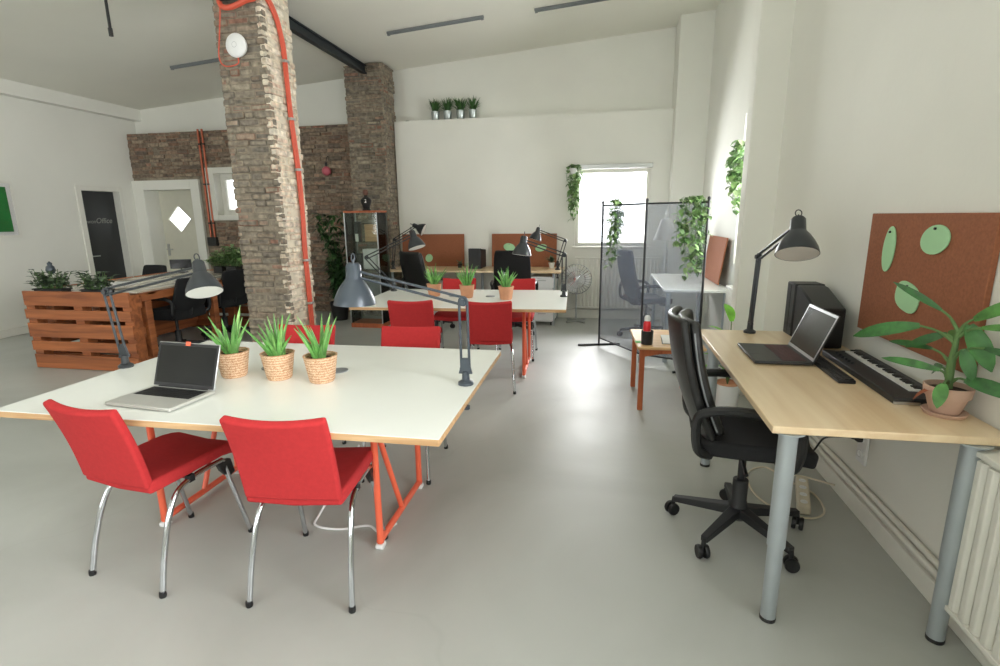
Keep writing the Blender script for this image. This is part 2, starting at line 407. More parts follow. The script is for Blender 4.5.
m = MB(); m.lohi((WB[0]-.03, YB-.06, WB[2]-.03), (WB[1]+.03, YB+.06, WB[2])); m.build('sill', M_trim, w1, bevel=.006)
window('window_2', 'x', XR+.12, WR2, 'window in the niche past the pilaster', mull=1)
window('window_3', 'y', YB+.12, W3, 'small white framed window in the brick wall', fr=.09)
window('window_4', 'x', XR+.12, WR1, 'wide window above the ribbed radiator beside the desk', mull=2)
for i, r in enumerate(WF): window('window_%d' % (5+i), 'y', YF-.15, r, 'tall street window, %s' % ['by the long wall', 'in the middle of the street wall'][i], mull=1)
# white render frame around small window + plaster panel around the white door
m = MB(); panel_with_holes(m, 'y', YB-.03, YB+.2, -6.14, -5.40, 1.44, 2.25, [W3]); struct('trim_3', m, M_trim, label='broad white surround of the small window', cat='window trim', bevel=.006)
m = MB(); panel_with_holes(m, 'y', YB-.04, YB+.2, XL+.001, -6.28, 0, 2.08, [D2]); struct('trim_4', m, M_wall, label='white plaster surround of the cream door', cat='door trim', bevel=.006)

# ------------------------------------------------------------------ brickwork
def brick_face(mb, p0, u, nrm, L, z0, z1, holes=(), bl=.21, bh=.056, mo=.003, dep=.06, jit=.011):
    """courses of irregular bricks on a plane: p0 start, u direction, nrm outward"""
    u = Vector(u); nrm = Vector(nrm); p0 = Vector(p0); z = z0; row = 0
    while z < z1-.01:
        h = min(bh*random.uniform(.85, 1.12), z1-z)
        x = -bl*(.5 if row % 2 else 0)*random.uniform(.8, 1.1)
        while x < L-.005:
            w = bl*random.choice((.5, 1, 1, 1))*random.uniform(.85, 1.1)
            a = max(0, x); b = min(L, x+w)
            cu, czz = (a+b)/2, z+h/2
            if b-a > .03 and not any(q[0]-.02 < cu < q[1]+.02 and q[2]-.02 < czz < q[3]+.02 for q in holes):
                out = random.uniform(-jit, jit); c = p0+u*cu+nrm*(out-dep/2)+Vector((0,0,czz))
                d = Vector((abs(u.x)*(b-a-mo)+abs(nrm.x)*dep, abs(u.y)*(b-a-mo)+abs(nrm.y)*dep, h-.002))
                rot = Matrix.Rotation(random.uniform(-.05, .05), 3, 'Z') @ Matrix.Rotation(random.uniform(-.03, .03), 3, nrm)
                mb.box(c, d, rot)
            x += w
        z += h+mo; row += 1
def brick_pillar(name, x0, x1, y0, y1, ztop, label, mt, side):
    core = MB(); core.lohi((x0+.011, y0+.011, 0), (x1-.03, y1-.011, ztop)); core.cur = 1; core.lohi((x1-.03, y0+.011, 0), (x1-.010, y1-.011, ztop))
    o = struct(name, core, [M_mortar, M_creammortar if side is not mt else M_mortar], label=label, cat='pillar')
    b = MB()
    brick_face(b, (x0, y0, 0), (1,0,0), (0,-1,0), x1-x0, 0, ztop)
    brick_face(b, (x0, y0, 0), (0,1,0), (-1,0,0), y1-y0, 0, ztop)
    b.build('bricks', mt, o, bevel=.012, bseg=2)
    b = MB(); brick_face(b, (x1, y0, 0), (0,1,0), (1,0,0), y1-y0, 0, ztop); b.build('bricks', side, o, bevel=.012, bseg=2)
    return o
brick_pillar('pillar_brick', -3.37, -2.9, 4.5, 4.95, cz(-3.1), 'rough brick pillar with orange cables in the middle of the room', M_brick, M_cream)
brick_pillar('pillar_brick', -3.55, -2.99, 7.3, 7.72, cz(-3.2), 'rough brick pillar against the end wall behind the glass cabinet', M_brick, M_brick)
m = MB(); panel_with_holes(m, 'y', YB+.011, YB+.2, XL, -2.99, 0, 2.8, [(D2[0]-.03, D2[1]+.03, -.01, D2[3]+.03), (W3[0]-.03, W3[1]+.03, W3[2]-.03, W3[3]+.03)])
bw = struct('wall_brick', m, M_mortar, label='bare brick lower end wall', cat='wall')
b = MB(); brick_face(b, (XL, YB, 0), (1,0,0), (0,-1,0), -3.55-XL, 0, 2.8, [(-.1, 1.34, -1, 2.08), (-6.14-XL, -5.40-XL, 1.44, 2.25)])
b.build('bricks', M_brickd, bw, bevel=.006, bseg=1)
m = MB(); x = -3.24
for (a, c_, z0_, z1_) in ((-.035, .035, 0, .012), (-.008, .008, .012, .098), (-.035, .035, .098, .11)):
    m.lohi((x+a, 4.94, cz(x)-.135+z0_), (x+c_, 7.36, cz(x)-.135+z1_))
struct('beam', m, M_beam, label='dark steel beam under the ceiling between the brick pillars', cat='beam')
m = MB(); m.tube([(-3.66, YB-.02, 2.82), (-3.66, YB-.02, 3.46)], .03, 12); struct('trim_5', m, M_trim, label='short white pipe box above the brick beside the pillar', cat='pipe', smooth=True)

# ------------------------------------------------------------------ doors
d1 = MB(); d1.lohi((XL-.14, 6.66, .01), (XL-.10, 7.285, 1.90)); door = struct('door_1', d1, M_doorblk, label='black door with white lettering in the long wall', cat='door', bevel=.003)
m = MB(); panel_with_holes(m, 'x', XL-.16, XL+.02, 6.575, 7.35, 0, 1.965, [(6.655, 7.285, -.1, 1.895)]); m.build('door_frame', M_trim, door, bevel=.004)
m = MB(); m.tube([(XL-.10, 6.72, .93), (XL-.05, 6.72, .93)], .01); m.tube([(XL-.05, 6.71, .93), (XL-.05, 6.84, .93)], .009); m.build('door_handle', M_alu, door, smooth=True)
def lettering(txt, size, mtx, name, mt, parent=None, shear=0):
    cu = bpy.data.curves.new('lettering', 'FONT'); cu.body = txt; cu.size = size; cu.extrude = .0015; cu.offset = .0008; cu.shear = shear; cu.align_x = 'CENTER'
    t = bpy.data.objects.new('tmp', cu); C.objects.link(t)
    dg = bpy.context.evaluated_depsgraph_get(); me = bpy.data.meshes.new_from_object(t.evaluated_get(dg)); bpy.data.objects.remove(t)
    me.transform(mtx); me.materials.clear(); me.materials.append(mt)
    o = bpy.data.objects.new(name, me); C.objects.link(o)
    if parent: o.parent = parent
    return o
mt = Matrix.Translation((XL-.098, 6.91, 1.42)) @ Matrix.Rotation(R(90), 4, 'Z') @ Matrix.Rotation(R(90), 4, 'X')
def rowtext():
    a = lettering('nowon', .08, mt @ Matrix.Translation((-.115, 0, 0)), 'door_lettering', M_chalk, door, .2)
    b = lettering('Office', .112, mt @ Matrix.Translation((.135, 0, 0)), 'door_lettering', M_chalk, door, .25)
rowtext()

# cream door with diamond light, standing back in its reveal
yd = YB+.26; x0, x1, z0, z1 = -7.3, -6.43, .0, 1.93; dcx, dcz, dr = -6.97, 1.47, .218
outer = [(x0, z0), (x1, z0), (x1, z1), (x0, z1)]; dia = [(dcx, dcz-dr), (dcx+dr, dcz), (dcx, dcz+dr), (dcx-dr, dcz)]
# polygon ring pieces around the diamond
m = MB()
for k in range(4):
    a, b_ = outer[k], outer[(k+1) % 4]; ca, cb = dia[k], dia[(k+1) % 4]
    # corner k lies between diamond vertices k-1 and k
    m.prism([(q[0], yd, q[1]) for q in (a, b_, dia[k])], (0, .04, 0))
    m.prism([(q[0], yd, q[1]) for q in (b_, dia[(k+1) % 4], dia[k])], (0, .04, 0))
d2 = struct('door_2', m, M_doorwht, label='cream door with a diamond window in the end wall', cat='door')
m = MB(); m.prism([(dcx, yd+.015, dcz-dr), (dcx+dr, yd+.015, dcz), (dcx, yd+.015, dcz+dr), (dcx-dr, yd+.015, dcz)], (0, .008, 0)); m.build('pane', M_glass, d2)
m = MB(); m.lohi((-7.27, yd-.012, .86), (-7.23, yd, 1.06)); m.tube([(-7.25, yd-.01, .97), (-7.25, yd-.05, .97), (-7.135, yd-.05, .97)], .009); m.build('door_handle', M_alu, d2, smooth=True)

# ------------------------------------------------------------------ ceiling strip lamps, hanging cable
def strip_lamp(xa, xb, y, label):
    ang = math.atan(.077); xm = (xa+xb)/2; L = xb-xa
    t = thing('ceiling_strip_lamp', (xm, y, cz(xm)-.002), 0, label, 'ceiling lamp', 'strip lamps on the ceiling'); t.rotation_euler = (0, -ang, 0)
    m = MB(); m.lohi((-L/2, -.016, -.024), (L/2, .016, 0)); m.build('lamp_body', M_graypl, t, bevel=.004)
    m = MB(); m.tube([(-L/2+.03, 0, -.032), (L/2-.03, 0, -.032)], .008, 10); m.build('tube', M_graypl, t, smooth=True)
    for s in (-1, 1):
        m = MB(); m.box((s*(L/2-.02), 0, -.030), (.03, .024, .026)); m.build('tube_holder', M_graypl, t)
strip_lamp(-2.52, -1.36, 6.36, 'unlit ceiling strip lamp above the ledge with grass pots')
strip_lamp(-5.39, -4.25, 6.28, 'unlit ceiling strip lamp above the pallet desk')
strip_lamp(-.80, .36, 6.42, 'unlit ceiling strip lamp above the window wall corner')
m = MB(); m.tube([(-3.94, 4, 2.93), (-3.94, 4, cz(-3.94)+.01)], [.012, .009], 8); m.tube([(-3.94, 4, 2.91), (-3.94, 4, 2.97)], .016, 8)
tag(m.build('ceiling_cable', M_black, smooth=True), 'short black cable hanging down from the ceiling', 'cable')

# ------------------------------------------------------------------ white tables on orange trestles
def table(cx, cy, w, d, rz, tr_y, label, H_=.73, inset=.42):
    t = thing('white_table', (cx, cy, 0), rz, label, 'table', 'white work tables on orange trestles')
    m = MB()
    m.lohi((-w/2, -d/2, H_-.028), (w/2, d/2, H_-.003)); m.build('tabletop', M_ply, t, bevel=.002)
    m = MB(); m.lohi((-w/2, -d/2, H_-.003), (w/2, d/2, H_)); m.build('laminate', M_white_top, t)
    for sx in (-1, 1):
        x = sx*(w/2-inset)+(-.13 if sx < 0 else 0); y0, y1 = tr_y; r = .0155
        def at(y, z): return (x, y, z)
        f = bpy.data.objects.new('trestle', None); 
        m = MB(); m.tube([at(y0, .025), at(y0, H_-.04)], r); m.tube([at(y1, .025), at(y1, H_-.04)], r)
        m.tube([at(y0-.01, .035), at(y1+.01, .035)], r); m.tube([at(y0-.01, H_-.045), at(y1+.01, H_-.045)], r)
        ya = y0+.01 if sx > 0 else y1-.01; m.tube([at(ya, .60), at((y0+y1)/2, .045)], r*.85)
        tr = m.build('trestle', M_orange, t, smooth=True)
        for y in (y0, y1):
            m = MB(); m.lohi((x-.019, y-.022, 0), (x+.019, y+.022, .022)); m.build('foot', M_whitepl, tr, bevel=.006)
    m = MB(); m.lohi((-w/2+.3, -.03, H_-.07), (w/2-.4, .03, H_-.04)); m.build('cable_tray', M_alu, t)
    for gx in (-.16, .20):
        m = MB(); m.lathe([(.045, .0), (.045, .004), (.036, .006), (0, .006)], 24, Matrix.Translation((gx, .1, H_))); m.build('cable_grommet', M_graypl, t, smooth=True)
    return t
table(-1.425, 2.145, 1.82, 1.195, R(.6), (-.19, .35), 'white table with three basket plants and the silver laptop')
table(-1.21, 4.73, 1.85, 1.13, R(2.8), (-.17, .40), 'white table with terracotta potted plants, beyond the laptop table', .71, .38)

# ------------------------------------------------------------------ red chairs
def make_red_chair(label):
    t = thing('red_chair', (0,0,0), 0, label, 'chair', 'red chairs around the white tables')
    W = .184
    def seat(u, v):
        y = -.195+.425*v; x = (u-.5)*2*(W+.005*math.sin(PI*v))
        z = .435+.012*v - .022*max(0, (v-.75)/.25)**2 + .01*abs(u-.5)*2
        return (x, y, z)
    m = MB(); m.grid(seat, 8, 10, .05); m.build('seat', M_red, t, smooth=True, bevel=.012, bseg=3, angle=60)
    def back(u, v):
        a = (u-.5)*2; z = .446+.347*v; ww = W-.002+.004*v
        y = -.186-.045*v-.042*v*v-.020*(1-a*a)*(.3+.7*v)
        return (a*ww, y, z-.012*(1-a*a)*v)
    m = MB(); m.grid(back, 10, 10, .034); m.build('backrest', M_red, t, smooth=True, bevel=.011, bseg=3, angle=60)
    for s in (-1, 1):
        x = s*.17
        rear = spline([(x+s*.032, -.225, .012), (x+s*.026, -.19, .16), (x+s*.018, -.14, .30), (x+s*.008, -.08, .378), (x, .02, .402), (x, .15, .405)], 6)
        m = MB(); m.tube(rear, .0115, 10); lg = m.build('leg', M_chrome, t, smooth=True)
        m = MB(); m.lathe([(.0125, 0), (.014, .005), (.0128, .022), (.012, .024)], 12, Matrix.Translation((x+s*.033, -.226, 0))); m.build('leg_cap', M_black, lg, smooth=True)
        front = [(x, .15, .405), (x+s*.005, .16, .34), (x+s*.02, .235, .012)]
        m = MB(); m.tube(front, .011, 10); lg = m.build('leg', M_chrome, t, smooth=True)
        m = MB(); m.lathe([(.0125, 0), (.014, .005), (.0128, .022), (.012, .024)], 12, Matrix.Translation((x+s*.0205, .236, 0))); m.build('leg_cap', M_black, lg, smooth=True)
        m = MB(); m.prism([(x-.013, .115, .40), (x-.013, .185, .40), (x-.013, .20, .33), (x-.013, .165, .315), (x-.013, .13, .36)], (.026, 0, 0)); m.build('leg_joint', M_black, t, bevel=.005)
        m = MB(); m.lohi((x-.014, -.03, .385), (x+.014, .0, .418)); m.build('seat_clamp', M_black, t, bevel=.004)
    m = MB(); m.tube([(-.17, .10, .405), (.17, .10, .405)], .009, 8); m.tube([(-.17, -.02, .403), (.17, -.02, .403)], .009, 8); m.build('cross_tube', M_chrome, t, smooth=True)
    return t
rc = make_red_chair('red chair turned slightly askew in front of the open silver laptop')
rc.location = (-1.82, 1.768, 0); rc.rotation_euler = (0, 0, R(-9))
dup(rc, (-1.105, 1.772, 0), R(6), 'red chair tucked at the laptop table beside the uncovered orange trestle')
dup(rc, (-1.80, 2.72, 0), R(180+6), 'red chair seen between the basket plants on the far edge of the laptop table')
dup(rc, (-1.115, 2.76, 0), R(180+6), 'red chair facing the camera over the empty end of the laptop table')
dup(rc, (-1.555, 4.285, 0), R(9), 'red chair with its back turned at the potted-plant table, next to the pillar end')
dup(rc, (-.905, 4.31, 0), R(9), 'red chair with its back turned behind the slate lamp arms')
dup(rc, (-1.50, 5.32, 0), R(180+4), 'red chair beyond the potted-plant table, behind two terracotta pots')
dup(rc, (-.85, 5.37, 0), R(180+4), 'red chair beyond the potted-plant table, near the clamped lamp end')

# ------------------------------------------------------------------ aloe plants in woven baskets
def aloe(name, loc, r0, r1, h, nb, L, potmat, label, group, seed, wide=.023):
    rnd = random.Random(seed)
    t = thing(name, loc, rnd.uniform(0, 6), label, 'potted plant', group)
    m = MB(); m.lathe([(r0*.9, 0), (r0, .008), (r1, h-.008), (r1+.003, h), (r1-.006, h), (r1-.01, h-.02), (0, h-.02)], 28); m.build('basket' if potmat == M_wick else 'pot', potmat, t, smooth=True)
    m = MB(); m.lathe([(r1-.011, 0), (r1-.02, .004), (0, .006)], 20, Matrix.Translation((0, 0, h-.02))); m.build('soil', M_soil, t)
    m = MB()
    for k in range(nb):
        a = 2*PI*k/nb*2.4+rnd.uniform(-.4, .4); e = rnd.uniform(.05, .62)
        d = Vector((math.cos(a)*math.sin(e), math.sin(a)*math.sin(e), math.cos(e)))
        p = Vector((math.cos(a)*r1*.35*rnd.random(), math.sin(a)*r1*.35*rnd.random(), h-.02))
        l_ = L*rnd.uniform(.55, 1.08)*(1.1-.35*e); w_ = wide*rnd.uniform(.8, 1.2); n_ = 6
        pts = [p+d*(l_*q/n_)+Vector((0, 0, -.05*l_*math.sin(e)*(q/n_)**2))+Vector((math.cos(a), math.sin(a), 0))*(l_*.12*(q/n_)**2) for q in range(n_+1)]
        m.tube(pts, [w_*.5*(1-(q/n_)**1.6*.93) for q in range(n_+1)], 5)
    m.build('leaves', M_aloe, t, smooth=True)
    return t
bx = [(-1.68, 2.10, 'aloe in a woven basket, standing right against the silver laptop', 3), (-1.445, 2.10, 'aloe in a woven basket, between the other two basket plants', 5), (-1.225, 2.09, 'aloe in a woven basket, last of the row on the lamp side', 8)]
for x, y, lb, sd in bx: aloe('basket_aloe', (x, y, .73), .056, .073, .122, 19, .205, M_wick, lb.replace('right ', ''), 'aloes in woven baskets', sd)
tp = [(-1.56, 4.81, 'aloe in a terracotta pot on the far white table, at the pillar end', 11), (-1.22, 4.75, 'aloe in a round terracotta pot, middle of three on the far white table', 12), (-.835, 4.68, 'aloe in a terracotta pot on the far white table, at the clamped lamp end', 14)]
for x, y, lb, sd in tp: aloe('terracotta_aloe', (x, y, .71), .055, .07, .12, 20, .21, M_terrar, lb, 'aloes in terracotta pots', sd)

# ------------------------------------------------------------------ anglepoise lamps
def lamp(base, elbow, head, aim, label, mt, R_=.088, clamp_to=None, bracket=True, bar=.006, gap=.018, clamp=True):
    t = thing('desk_lamp', base, 0, label, 'lamp', 'clamp-on desk lamps')
    B = Vector((0,0,0)); E_ = Vector(elbow)-Vector(base); Hd = Vector(head)-Vector(base); aim = Vector(aim).normalized()
    m = MB(); m.lathe([(.034, 0), (.034, .012), (.018, .022), (.015, .06), (0, .062)], 16)
    if clamp:
        m.lohi((-.02, -.02, -.032-.03), (.02, .02, -.032)); m.tube([(0, 0, -.10), (0, 0, -.05)], .008)
        m.lathe([(.016, -.115), (.016, -.10)], 10)
    m.build('clamp', mt, t, smooth=True)
    side = (E_-Vector((0,0,.05))).cross(Hd-E_); side = side.normalized() if side.length > 1e-4 else Vector((0,1,0))
    perp = side.cross((E_-B).normalized()).normalized()
    m = MB(); lo = Vector((0,0,.05))
    m.tube([lo+perp*gap, E_+perp*gap], bar, 8); m.tube([lo-perp*gap, E_-perp*gap], bar, 8)
    m.prism([lo+perp*(gap+.012)-side*.006, lo-perp*(gap+.012)-side*.006, lo-perp*.012-side*.006+Vector((0,0,.07)), lo+perp*.012-side*.006+Vector((0,0,.07))], side*.012)
    sp = spline([lo+perp*gap*1.2+Vector((0,0,.02)), lo.lerp(E_, .18)], 2); m.tube(sp, bar*1.1, 6)
    m.build('lower_arm', mt, t, smooth=True)
    d = (Hd-E_).normalized(); p2 = side.cross(d).normalized()
    m = MB(); m.tube([E_+p2*gap*.9, Hd+p2*gap*.7], bar, 8); m.tube([E_-p2*gap*.9, Hd-p2*gap*.7], bar, 8); m.build('upper_arm', mt, t, smooth=True)
    m = MB(); m.lathe([(.021, -.008), (.023, 0), (.021, .008)], 14, axis_matrix(E_, side)); m.lathe([(.012, -.02), (.012, .02)], 10, axis_matrix(E_, side))
    m.build('elbow_joint', mt, t, smooth=True)
    # shade: neck then bell, opening along aim
    A = axis_matrix(Hd-aim*.01, aim); s = R_/.088
    prof = [(.0, -.035*s), (.022*s, -.034*s), (.030*s, -.024*s), (.033*s, .03*s), (.038*s, .038*s), (.052*s, .055*s), (.070*s, .085*s), (.083*s, .115*s), (.088*s, .14*s)]
    m = MB(); m.lathe(prof+[(.086*s, .141*s), (.081*s, .115*s), (.068*s, .086*s), (.05*s, .058*s), (0, .045*s)], 32, A, close=False); sh = m.build('lamp_shade', mt, t, smooth=True)
    m = MB(); m.lathe([(.0855*s, .1395*s), (.080*s, .114*s), (.067*s, .085*s), (.049*s, .057*s), (0, .047*s)], 32, A); m.build('shade_lining', M_lampin, sh, smooth=True)
    m = MB(); m.lathe([(0, .05*s), (.012*s, .055*s), (.022*s, .085*s), (.024*s, .10*s), (.017*s, .118*s), (0, .125*s)], 16, A); m.build('bulb', M_lampin, sh, smooth=True)
    # carrying loop on the neck
    up = -aim; q = Hd-aim*.045*s; sd = side
    lp = [q+sd*(.016*math.cos(k*PI/6))*1.0+up*(.02+.018*math.sin(k*PI/6)) for k in range(13)]
    m = MB(); m.tube([q, q+up*.012], .004, 6); m.tube(lp, .0028, 6); m.build('loop_handle', mt, sh, smooth=True)
    return t
lamp((-.565, 2.14, .73), (-.568, 2.14, 1.10), (-1.06, 2.14, 1.215), (-.02, -.02, -1), 'slate grey lamp clamped at the empty end of the laptop table', M_lampgrey, .092)
lamp((-2.335, 2.15, .73), (-2.385, 2.16, 1.11), (-1.845, 2.16, 1.225), (.33, -.28, -.85), 'charcoal lamp clamped behind the silver laptop, with shade over the tabletop', M_lampblk, .08)
lamp((.88, 3.24, .765), (.90, 3.27, 1.207), (.957, 2.87, 1.387), (-.08, -.42, -.9), 'black lamp clamped at the far end of the birch desk', M_lampblk, .098, bar=.008)
lamp((-.325, 4.90, .71), (-.325, 4.89, 1.10), (-.70, 4.87, 1.23), (-.12, -.12, -1), 'black lamp clamped at the window end of the far white table', M_lampblk, .09)
lamp((-2.09, 5.10, .71), (-2.39, 5.14, 1.05), (-1.85, 5.09, 1.28), (.32, -.15, -.93), 'black lamp at the pillar end of the far white table', M_lampblk, .09)
lamp((-.56, 7.12, .74), (-.46, 7.1, 1.13), (-.82, 7.05, 1.265), (-.3, -.1, -.95), 'small black lamp on the wooden desk beside the fan', M_lampblk, .085)
lamp((-2.90, 7.1, .74), (-2.86, 7.1, 1.15), (-2.52, 7.05, 1.335), (.9, .05, -.42), 'small black lamp on the wooden desk by the glass cabinet', M_lampblk, .085)

# ------------------------------------------------------------------ laptops
def laptop(loc, rz, w, d, h, tilt, body, keymat, scr, label, sticker=False, logo=False):
    t = thing('laptop', loc, rz, label, 'laptop')
    pb = M_palm if body == M_alu else body
    m = MB(); m.lohi((-w/2, -d/2, .004), (w/2, d/2, .018)); m.build('base', pb, t, bevel=.004)
    m = MB(); k0 = d/2-.02
    nx, ny = 14, 5; kw = (w-.05)/nx; kd = .016*d/.22
    for i in range(nx):
        for j in range(ny):
            m.box((-w/2+.025+kw*(i+.5), k0-kd*(j+.5)*1.15, .0188), (kw*.88, kd, .002))
    m.build('keyboard', keymat, t)
    m = MB(); m.lohi((-w/2+.02, k0-kd*5.9, .0178), (w/2-.02, k0+.003, .0185)); m.build('key_well', M_keys, t)
    m = MB(); m.lohi((-.045, -d/2+.012, .0178), (.045, -d/2+.012+.055, .0186)); m.build('touchpad', pb, t)
    rot = Matrix.Rotation(-tilt, 3, 'X'); hinge = Vector((0, d/2-.004, .018))
    def bx(mb, x0, x1, z0, z1, y0, y1): mb.box(hinge+rot @ Vector(((x0+x1)/2, (y0+y1)/2, (z0+z1)/2)), (x1-x0, y1-y0, z1-z0), rot)
    m = MB(); bx(m, -w/2, w/2, 0, h, 0, .008); lid = m.build('lid', body, t, bevel=.003)
    m = MB(); bx(m, -w/2+.004, w/2-.004, .004, h-.004, -.0015, .0005); m.build('bezel', M_black if body == M_alu else M_alu, lid)
    m = MB(); bx(m, -w/2+.014, w/2-.014, .018, h-.016, -.0025, -.001); m.build('screen', scr, lid)
    m = MB(); m.tube([hinge+Vector((-w*.4, .002, -.002)), hinge+Vector((w*.4, .002, -.002))], .006, 8); m.build('hinge', M_black, t, smooth=True)
    if sticker:
        m = MB(); bx(m, -.011, .011, h-.014, h+.004, -.006, -.002); m.build('webcam_cover', M_orange, lid)
    if logo:
        m = MB(); bx(m, -.004, .004, h-.010, h-.003, -.004, -.001); m.build('webcam', M_whitepl, lid)
    return t
laptop((-1.75, 1.745, .73), R(-5), .325, .222, .195, R(19), M_alu, M_keys, M_screen, 'open silver laptop on the white table', sticker=True)
laptop((.85, 2.707, .765), R(-91), .36, .25, .235, R(21), M_gun, M_redkeys, M_screen2, 'open dark laptop with keys tinted with painted red glow on the birch desk', logo=True)

# ------------------------------------------------------------------ birch desk at the wall
t = thing('birch_desk', (.93, 2.6, 0), 0, 'birch topped desk with grey tube legs along the wall', 'desk')
m = MB(); m.prism([(x-.93, y-2.6, .738) for x, y in ((.577, 1.76), (1.275, 1.765), (1.275, 3.31), (.605, 3.305))], (0, 0, .027)); m.build('desk_top', M_birch, t, bevel=.004)
for i, (x, y) in enumerate(((.642, 1.80), (1.18, 1.795), (.645, 3.03), (1.19, 3.22))):
    m = MB(); x -= .93; y -= 2.6
    m.lathe([(.024, .0), (.026, .006), (.026, .30), (.030, .302), (.030, .735), (0, .736)], 22, Matrix.Translation((x, y, 0))); lg = m.build('leg', M_silver_paint, t, smooth=True)
    m = MB(); m.lathe([(.05, .732), (.05, .7375), (0, .7378)], 20, Matrix.Translation((x, y, 0))); m.build('leg_plate', M_silver_paint, lg, smooth=True)
    m = MB(); m.lathe([(.027, 0), (.0275, .012), (.0262, .014)], 20, Matrix.Translation((x, y, 0))); m.build('foot', M_black, lg, smooth=True)

# cork board on the wall with paper leaves
def cork_board(name, pts, dv, label):
    m = MB(); m.prism(pts, dv); return tag(m.build(name, M_cork, bevel=.003), label, 'cork board', 'cork boards')
cork_board('cork_board', [(XR-.022, 2.0, .895), (XR-.022, 2.83, .895), (XR-.022, 2.83, 1.445), (XR-.022, 2.0, 1.445)], (.02, 0, 0), 'brown cork board with three mint leaves above the birch desk')
def blob(name, c, nrm, ru, rv, rot, label, pw=2.0, skew=0, mt=M_mint, cat='paper cut-out', group='mint paper leaves'):
    """flat paper oval pinned on a board; nrm 'x' or 'y'"""
    pts = []
    for k in range(28):
        a = 2*PI*k/28; u = ru*math.copysign(abs(math.cos(a))**(2/pw), math.cos(a)); v = rv*math.copysign(abs(math.sin(a))**(2/pw), math.sin(a))
        u += skew*v; uu = u*math.cos(rot)-v*math.sin(rot); vv = u*math.sin(rot)+v*math.cos(rot)
        pts.append((c[0], c[1]+uu, c[2]+vv) if nrm == 'x' else (c[0]+uu, c[1], c[2]+vv))
    m = MB(); m.prism(pts, (.004, 0, 0) if nrm == 'x' else (0, .004, 0)); o = m.build(name, mt); tag(o, label, cat, group)
    pin = MB(); p = Vector((c[0]-.004, c[1], c[2]+rv*.75)) if nrm == 'x' else Vector((c[0], c[1]-.004, c[2]+rv*.75))
    pin.lathe([(.0, -.004), (.005, -.003), (.005, .003), (0, .004)], 8, axis_matrix(p, (1,0,0) if nrm == 'x' else (0,1,0))); pin.build('pin', M_black, o)
    return o
blob('paper_leaf', (XR-.029, 2.63, 1.29), 'x', .048, .10, R(4), 'tall narrow mint leaf pinned on the cork board above the desk')
blob('paper_leaf', (XR-.029, 2.31, 1.345), 'x', .09, .056, R(-8), 'round mint leaf pinned high on the cork board above the desk')
blob('paper_leaf', (XR-.029, 2.435, 1.105), 'x', .088, .06, R(12), 'squarish mint leaf low on the cork board behind the plant', 2.6)

# radiators
def radiator(name, axis, c, u0, u1, z0, z1, label, dep=.07, pitch=.05):
    ctr = (c, (u0+u1)/2, 0) if axis == 'x' else ((u0+u1)/2, c, 0)
    t = thing(name, ctr, R(-90) if axis == 'x' else 0, label, 'radiator'); L = u1-u0
    m = MB(); m.lohi((-L/2, 0, z0+.01), (L/2, dep-.02, z1-.012)); m.build('radiator_body', M_trim, t, bevel=.004)
    m = MB(); n = int(L/pitch)
    for k in range(n):
        x = -L/2+L*(k+.5)/n; m.prism([(x-L/n*.42, .0, z0+.02), (x-L/n*.22, -.014, z0+.02), (x+L/n*.22, -.014, z0+.02), (x+L/n*.42, .0, z0+.02)], (0, 0, z1-z0-.05))
    m.build('ribs', M_trim, t, bevel=.003)
    m = MB(); m.lohi((-L/2-.004, -.016, z1-.02), (L/2+.004, dep-.015, z1)); m.lohi((-L/2-.004, -.016, z0), (L/2+.004, dep-.015, z0+.02)); m.build('top_grille', M_trim, t, bevel=.004)
    for s in (-1, 1):
        m = MB(); m.lohi((s*(L/2+.002)-.003, -.012, z0), (s*(L/2+.002)+.003, dep-.012, z1)); m.build('side_panel', M_trim, t)
    for s in (-1, 1):
        m = MB(); m.lohi((s*L*.35-.015, dep-.025, z0+.1), (s*L*.35+.015, dep+.02, z0+.16)); m.build('wall_bracket', M_trim, t)
    return t
radiator('radiator', 'x', XR-.095, .45, 1.775, .14, .72, 'white ribbed radiator under the wide window beside the birch desk')
radiator('radiator', 'y', YB-.10, -.34, .80, .16, .88, 'white ribbed radiator below the end wall window')
radiator('radiator', 'x', XR-.10, 4.62, 5.2, .15, .80, 'white ribbed radiator in the niche past the pilaster')

# outlet, plugs, power strip
t = thing('wall_socket', (XR-.001, 2.64, .345), 0, 'white double wall socket with black plug under the birch desk', 'socket')
m = MB(); m.lohi((-.012, -.045, -.085), (0, .045, .085)); m.build('socket_plate', M_whitepl, t, bevel=.004)
for z in (-.04, .04):
    m = MB(); m.lathe([(.02, 0), (.02, .006), (.017, .007), (.016, .002), (0, .002)], 18, axis_matrix((-.012, 0, z), (-1,0,0))); m.build('socket_insert', M_whitepl, t, smooth=True)
t = thing('black_cable', (XR-.02, 2.64, .385), 0, 'black power cord plugged into the wall socket', 'cable')
m = MB(); m.tube(spline([(-.03, 0, 0), (-.07, .02, -.005), (-.12, .10, -.05), (-.14, .18, -.16), (-.16, .24, -.06), (-.17, .30, -.10), (-.14, .40, -.32), (-.12, .46, -.375)], 8), .005, 8); m.build('cord', M_black, t, smooth=True)
m = MB(); m.lathe([(.019, 0), (.019, .02), (.008, .035), (.006, .045)], 14, axis_matrix((.004, 0, 0), (-1,0,0))); m.build('plug', M_black, t, smooth=True)
t = thing('power_strip', (1.07, 2.72, 0), R(-17), 'cream power strip lying on the floor under the birch desk', 'power strip')
m = MB(); m.lohi((-.03, -.17, .0), (.03, .17, .045)); m.build('strip_body', M_beige, t, bevel=.008)
m = MB()
for k in range(4): m.lathe([(.017, 0), (.017, .003), (.013, .003), (.013, .0015), (0, .0015)], 14, Matrix.Translation((0, -.12+.08*k, .045)))
m.build('socket_row', M_whitepl, t, smooth=True)
